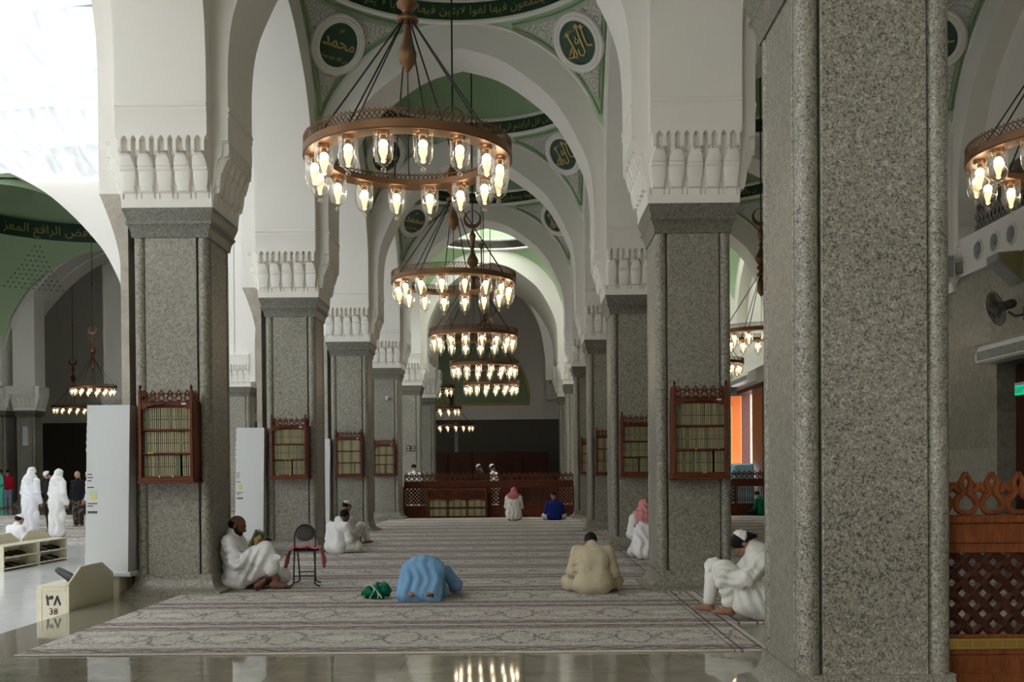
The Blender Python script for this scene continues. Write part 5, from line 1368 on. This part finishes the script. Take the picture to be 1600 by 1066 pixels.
# ---- man in beige sitting with his back to us
def sit_cross(bow=.2, tw=0.0, hx=0.0):
    return dict(pelvis=(0,0,.12), chest=(0,.02+bow*.12,.42), neck=(hx*.4,.03+bow*.45,.575), head=(hx,.06+bow*.85,.69-bow*.05), fwd=(tw,1,-.75*bow*3), up=(0,bow*2,1),
        sh=((-.185,.02+bow*.3,.50),(.185,.02+bow*.3,.50)), el=((-.255,.10,.25),(.255,.10,.25)), wr=((-.13,.31,.17),(.13,.31,.17)), hip=(.10,.02,.11), kn=((-.285,.28,.11),(.285,.28,.11)), an=((.12,.37,.06),(-.12,.33,.06)), toe=((1,.2,0),(-1,.2,0)), fup=((0,.3,1),(0,.3,1)), curl=.5)
J = sit_cross(.24, 0, -.01); J['head'] = (-.01,.30,.605); J['neck'] = (0,.15,.575); J['fwd'] = (0,.8,-.75)
s = SD(); torso_cloth(s, J, 1.06, .06); sleeves(s, J, (.082,.074,.06)); s.ell((0,-.02,.13),(.225,.17,.13),None,.06)
s.cap(V3(J['neck'])-V3(.05,.02,.03), V3(J['neck'])+V3(.05,.02,-.03), .05, None, .02)
s.fold(.0028,34,(1,0,.15),(0,-.12,.3),.26,.3).fold(.004,70,(.4,0,1),(.2,0,.3),.12,1).fold(.004,70,(-.4,0,1),(-.2,0,.3),.12,1)
p = SD(); legs_cloth(p, J, (.12,.095,.07), .05); p.fold(.006,60,(1,.4,.3),(.3,.2,.12),.2,0).fold(.006,60,(1,-.4,.3),(-.3,.2,.12),.2,1)
person('man in a beige tunic sitting cross-legged with his back to the viewer, head bowed', (.855,12.42,CZ), 0, J, [('tunic','beige_cloth',s),('trousers','beige_cloth',p)], 'skin_mid', 'hair', None, None, 'mid')

# ---- man in white hunched over his knees at right (faces -x)
J = dict(pelvis=(0,-.04,.15), chest=(0,-.07,.47), neck=(0,.06,.655), head=(0,.20,.745), fwd=(0,.42,-.90), up=(0,.90,.42),
    sh=((-.19,.04,.58),(.19,.04,.58)), el=((-.27,.22,.42),(.25,.20,.38)), wr=((-.10,.42,.38),(.10,.44,.36)), hip=((-.10,0,.13),(.10,0,.13)), kn=((-.13,.40,.50),(.13,.46,.50)), an=((-.13,.37,.12),(.13,.52,.12)),
    toe=((-.25,1,.12),(.0,1,.15)), fup=((.1,-.25,1),(0,-.2,1)), hd=((1,.1,-.1),(-1,.1,-.1)), hn=((0,-1,0),(0,-1,0)), curl=.6)
s = SD(); torso_cloth(s, J, 1.18, .07); sleeves(s, J, (.10,.092,.066)); s.ell((0,-.05,.25),(.25,.25,.25),None,.07).ell((-.12,.08,.22),(.17,.27,.21),None,.07).cap((-.13,.02,.16),(-.19,.24,.14),.15,.09,.06).cap((0,-.06,.47),(0,.06,.60),.17,.12,.06).cap((0,.03,.62),(0,.10,.69),.095,.085,.04).cap((0,.03,.685),(0,.125,.715),.08,.078,.03)
s.cap((-.14,.38,.49),(-.15,.14,.32),.10,.09,.05).cap((.13,.44,.49),(.1,.14,.32),.10,.09,.05).cap((-.15,.40,.50),(-.16,.46,.36),.08,.05,.04).cap((-.02,.41,.49),(-.02,.44,.40),.10,.06,.06)
s.fold(.013,66,(.2,1,-.45),(-.2,.12,.28),.20,.4).fold(.010,50,(.1,.9,.7),(-.2,.05,.45),.18,1.2).fold(.009,36,(0,.4,1),(-.2,-.14,.22),.2,2).fold(.008,80,(0,.2,1),(-.18,.36,.46),.12,.7)
p = SD(); legs_cloth(p, J, (.10,.092,.062), .04, .12); p.fold(.008,60,(0,.2,1),(-.13,.38,.32),.16,1)
o = person('man in white hunched over his raised knees, bare soles out, beside the huge column', (2.42,10.30,CZ), PI/2, J, [('tunic','white_warm',s),('trousers','white_warm',p)], 'skin_mid', 'hair', None, None, 'near')
R = frame(J['fwd'], J['up']); c = V3(J['head']); q = SD(); q.ell(c+R@V3(0,-.088,-.02),(.062,.045,.05),R).cap(c+R@V3(0,-.10,-.02), c+R@V3(0,-.13,-.09), .034,.020,.03)
sd_obj('hair_bun', M['hair'], o, [(q,.009)])
q = SD(); q.ell(c+R@V3(0,-.030,.045),(.088,.104,.090),R); n_ = np.array([0,.60,-.8]); n_ /= np.linalg.norm(n_); q.cut(n_, float(n_@(c+V3(0,.012,.048)))); q.fold(.004,120,(.3,1,.5),c,.2,0)
sd_obj('cap', M['white_cloth'], o, [(q,.006)])
MB().lathe([(.043,-.006),(.046,0),(.043,.006)], 20, (-.13,.372,.165)).obj('anklet', M['black'], o, 40)

# ---- kneeling people
def kneel(h=1.0, bow=.0, tw=0):
    return dict(pelvis=(0,-.06,.28), chest=(0,-.01,.58), neck=(0,.02+bow,.755), head=(tw*.05,.05+bow*1.4,.885), fwd=(tw,1,-.3-bow), up=(0,bow,1), sh=(.185,.0,.68), el=(.23,.05,.42), wr=(.13,.26,.32),
        hip=(.10,-.05,.24), kn=(.13,.34,.08), an=(.10,-.14,.06), toe=((.25,-1,0),(-.25,-1,0)), fup=((0,-.1,-1),(0,-.1,-1)), curl=.3)
def kneel_robe(J, w=1.0):
    s = SD(); torso_cloth(s, J, w, .06); sleeves(s, J, (.078,.07,.055)); s.cap((-.10,-.08,.22),(-.14,.33,.10),.14,.09,.07).cap((.10,-.08,.22),(.14,.33,.10),.14,.09,.07).ell((0,-.14,.12),(.22,.16,.125),None,.06).ell((0,-.1,.22),(.21,.16,.18),None,.06)
    s.fold(.010,52,(1,.2,.1),(0,-.2,.2),.28,.4).fold(.006,60,(.6,0,1),(0,-.1,.5),.2,1); return s
J = kneel(1, .0, 0); R = frame(J['fwd'], J['up']); k = keff_sd(J['head'], R, J, .26, .19)
person('kneeling man in a white robe with a red checked headscarf, partly behind the dark column', (2.06,17.25,CZ), .1, J, [('robe','white_cloth',kneel_robe(J)),('headscarf','keff',k)], 'skin_mid', None, None, None, 'mid')
J = kneel(1, .02, 0); R = frame(J['fwd'], J['up']); k = keff_sd(J['head'], R, J, .40, .22)
person('kneeling person in a pink headscarf and white robe before the far wooden screen', (-.28,31.0,CZ), -.12, J, [('robe','white_warm',kneel_robe(J,1.05)),('headscarf','pink_cloth',k)], 'skin_light', None, None, None, 'far')
J = sit_cross(.10, -.6, -.03); J['head'] = (-.03,.10,.78); J['neck'] = (0,.05,.62); J['chest'] = (0,.02,.44)
s = SD(); torso_cloth(s, J, 1.08, .06); sleeves(s, J, (.085,.08,.07)); p = SD(); legs_cloth(p, J, (.12,.095,.07), .05)
person('boy in a royal blue shirt sitting before the far wooden screen, head turned left', (.965,31.1,CZ), 0, J, [('shirt','navy_cloth',s),('trousers','white_warm',p)], 'skin_mid', 'hair', None, None, 'far')

# ---- two men in white by the second and third left columns
J = sit_cross(.16, .1, .06); s = SD(); torso_cloth(s, J, 1.05, .06); sleeves(s, J, (.08,.072,.056)); s.ell((0,-.01,.13),(.22,.17,.13),None,.05).fold(.006,48,(1,0,.4),(0,-.1,.35),.25,.3)
p = SD(); legs_cloth(p, J, (.12,.10,.075), .05)
person('bareheaded man in white sitting with his back to us beyond the folding chair', (-3.50,18.95,CZ), -.55, J, [('tunic','white_cloth',s),('trousers','white_warm',p)], 'skin_dark', 'hair', None, None, 'mid')
J = sit_cross(.10, .2, .02); J['head'] = (.02,.12,.80); J['neck'] = (.0,.06,.64); J['kn'] = ((-.30,.27,.11),(.16,.38,.36)); J['an'] = ((.12,.37,.06),(.12,.58,.08)); J['toe'] = ((1,.2,0),(.2,1,0))
s = SD(); torso_cloth(s, J, 1.05, .06); sleeves(s, J, (.08,.072,.056)); s.ell((0,-.01,.13),(.22,.17,.13),None,.05); s.fold(.006,48,(1,0,.4),(0,-.1,.35),.25,1.3)
p = SD(); legs_cloth(p, J, (.12,.10,.075), .05)
person('man in white with a white skullcap sitting before the third left column', (-3.78,21.25,CZ), -.7, J, [('tunic','white_warm',s),('trousers','white_warm',p)], 'skin_mid', 'short', 'white_cloth', None, 'mid')

# ---- people behind the far screen
def shirt_person(label, loc, rz, J, top, bottom, **kw):
    s = SD(); torso_cloth(s, J, .98, .05); sleeves(s, J, (.07,.062,.05)); p = SD(); legs_cloth(p, J, (.115,.088,.075), .04, .05)
    return person(label, loc, rz, J, [('shirt',top,s),('trousers',bottom,p)], **kw)
shirt_person('dark-haired man in white standing behind the left end of the far screen', (-3.78,35.6,0), .5, stand(1.8, .05, (-.9,.5,-.5)), 'white_cloth', 'white_warm', skin='skin_light', hair='hair', lod='far')
shirt_person('man in a white cap bending left behind the middle of the far screen', (-1.40,36.2,0), 1.2, stand(1.8, .18, (.0,1,-.4)), 'black_cloth', 'white_warm', skin='skin_dark', hair='short', cap='white_cloth', lod='far')
shirt_person('second man in a white cap just right of the other behind the far screen', (-.98,36.4,0), 1.2, stand(1.8, .12, (.0,1,-.4)), 'white_cloth', 'white_warm', skin='skin_dark', hair='short', cap='white_cloth', lod='far')
J = sit_cross(.2, .3, 0); shirt_person('person in a dark green top sitting before the right aisle screen', (7.78,33.0,CZ), .6, J, 'green_cloth', 'black_cloth', skin='skin_light', hair='hair', lod='far')

# ---- courtyard
def thobe(label, loc, rz, h, mat, kw, lean=.05, head=(0,1,-.4), arm=0):
    J = scaleJ(stand(1.78, lean, head, arm), h/1.78); k = h/1.78; s = SD(); torso_cloth(s, J, 1.08, .06); sleeves(s, J, (.082,.074,.06))
    s.cap((-.07*k,0,.92*k),(-.12*k,0,.16*k),.15,.13,.10).cap((.07*k,0,.92*k),(.12*k,0,.16*k),.15,.13,.10).cap((0,0,.8*k),(0,-.02,.15*k),.15,.16,.10)
    s.fold(.012,38,(1,.3,0),(0,0,.5),.5,.5).fold(.007,50,(.5,0,1),(0,0,1.2),.25,1)
    R = frame(J['fwd'], (0,0,1)); kf = keff_sd(J['head'], R, J, .24, .15)
    person(label, loc, rz, J, [('robe',mat,s),('headscarf','white_cloth',kf)], lod='far', **kw)
thobe('man in a long white robe and headscarf in the courtyard, left of the two', (-13.1,27.0,-.15), -.35, 1.88, 'lilac', dict(skin='skin_mid'))
thobe('man in a long white robe and loose headscarf in the courtyard, right of the two', (-12.2,26.6,-.15), -.45, 1.82, 'white_cloth', dict(skin='skin_mid'))
shirt_person('man in a black shirt and white cap between the two robed men in the courtyard', (-13.85,29.8,-.15), 2.6, scaleJ(stand(1.78, .12, (0,1,-.7), .1), 1.0), 'black_cloth', 'black_cloth', skin='skin_light', hair='short', cap='white_cloth', lod='far')
shirt_person('bald man in a black t-shirt and camouflage trousers in the courtyard', (-14.1,32.2,-.15), 2.9, stand(1.8, .0, (0,1,-.2)), 'black_cloth', 'camo', skin='skin_light', lod='far')
shirt_person('man in white with a white cap half hidden by the tall white unit', (-13.30,31.3,-.15), 1.6, stand(1.78, .05, (0,1,-.2)), 'white_cloth', 'white_warm', skin='skin_mid', cap='white_cloth', lod='far')
shirt_person('person in a red top and pale jeans far across the courtyard', (-24.35,48.0,0), .2, stand(1.75), 'red_cloth', 'denim', skin='skin_mid', hair='short', lod='far')
shirt_person('person in turquoise clothes at the left picture edge across the courtyard', (-23.9,46.5,0), 2.2, stand(1.75,.0,(0,1,0),.15), 'teal_cloth', 'teal_cloth', skin='skin_mid', hair='short', lod='far')
J = sit_cross(.12, 0, 0); shirt_person('man in a white cap sitting behind the courtyard shoe rack at the left edge', (-11.15,22.2,-.15), -.4, J, 'white_cloth', 'white_warm', skin='skin_mid', hair='short', cap='white_cloth', lod='far')

# ---- green drawstring bag
bg_ = thing('drawstring_bag', 'green drawstring bag with pale cords lying beside the man in blue', 'bag', (-1.73,12.05,CZ), .1)
s = SD(); s.ell((0,0,.085),(.17,.12,.085),None,.04).ell((.05,0,.115),(.10,.09,.075),None,.05).cap((-.14,0,.06),(-.17,-.02,.05),.05,.03,.04).fold(.010,75,(1,.2,.5),(0,0,.1),.2,.4).fold(.006,120,(.3,.2,1),(.05,-.05,.12),.12,1)
sd_obj('sack', M['green_cloth'], bg_, [(s,.009)])
for i in range(4):
    P = [(-.10+.05*i+.06*math.sin(t*2+i), -.11*math.cos((t-.2)*.9)-.012, .165*math.sin(t)*.95+.012) for t in np.linspace(.05,2.5,12)]
    MB().tube(catmull(P,3), .0055, 6).obj('cord', M['cord'], bg_, 60)
MB().tube(catmull([(-.15,-.08,.05),(-.20,-.10,.02),(-.23,-.06,.012),(-.20,-.03,.012)],4), .006, 6).obj('cord', M['cord'], bg_, 60)
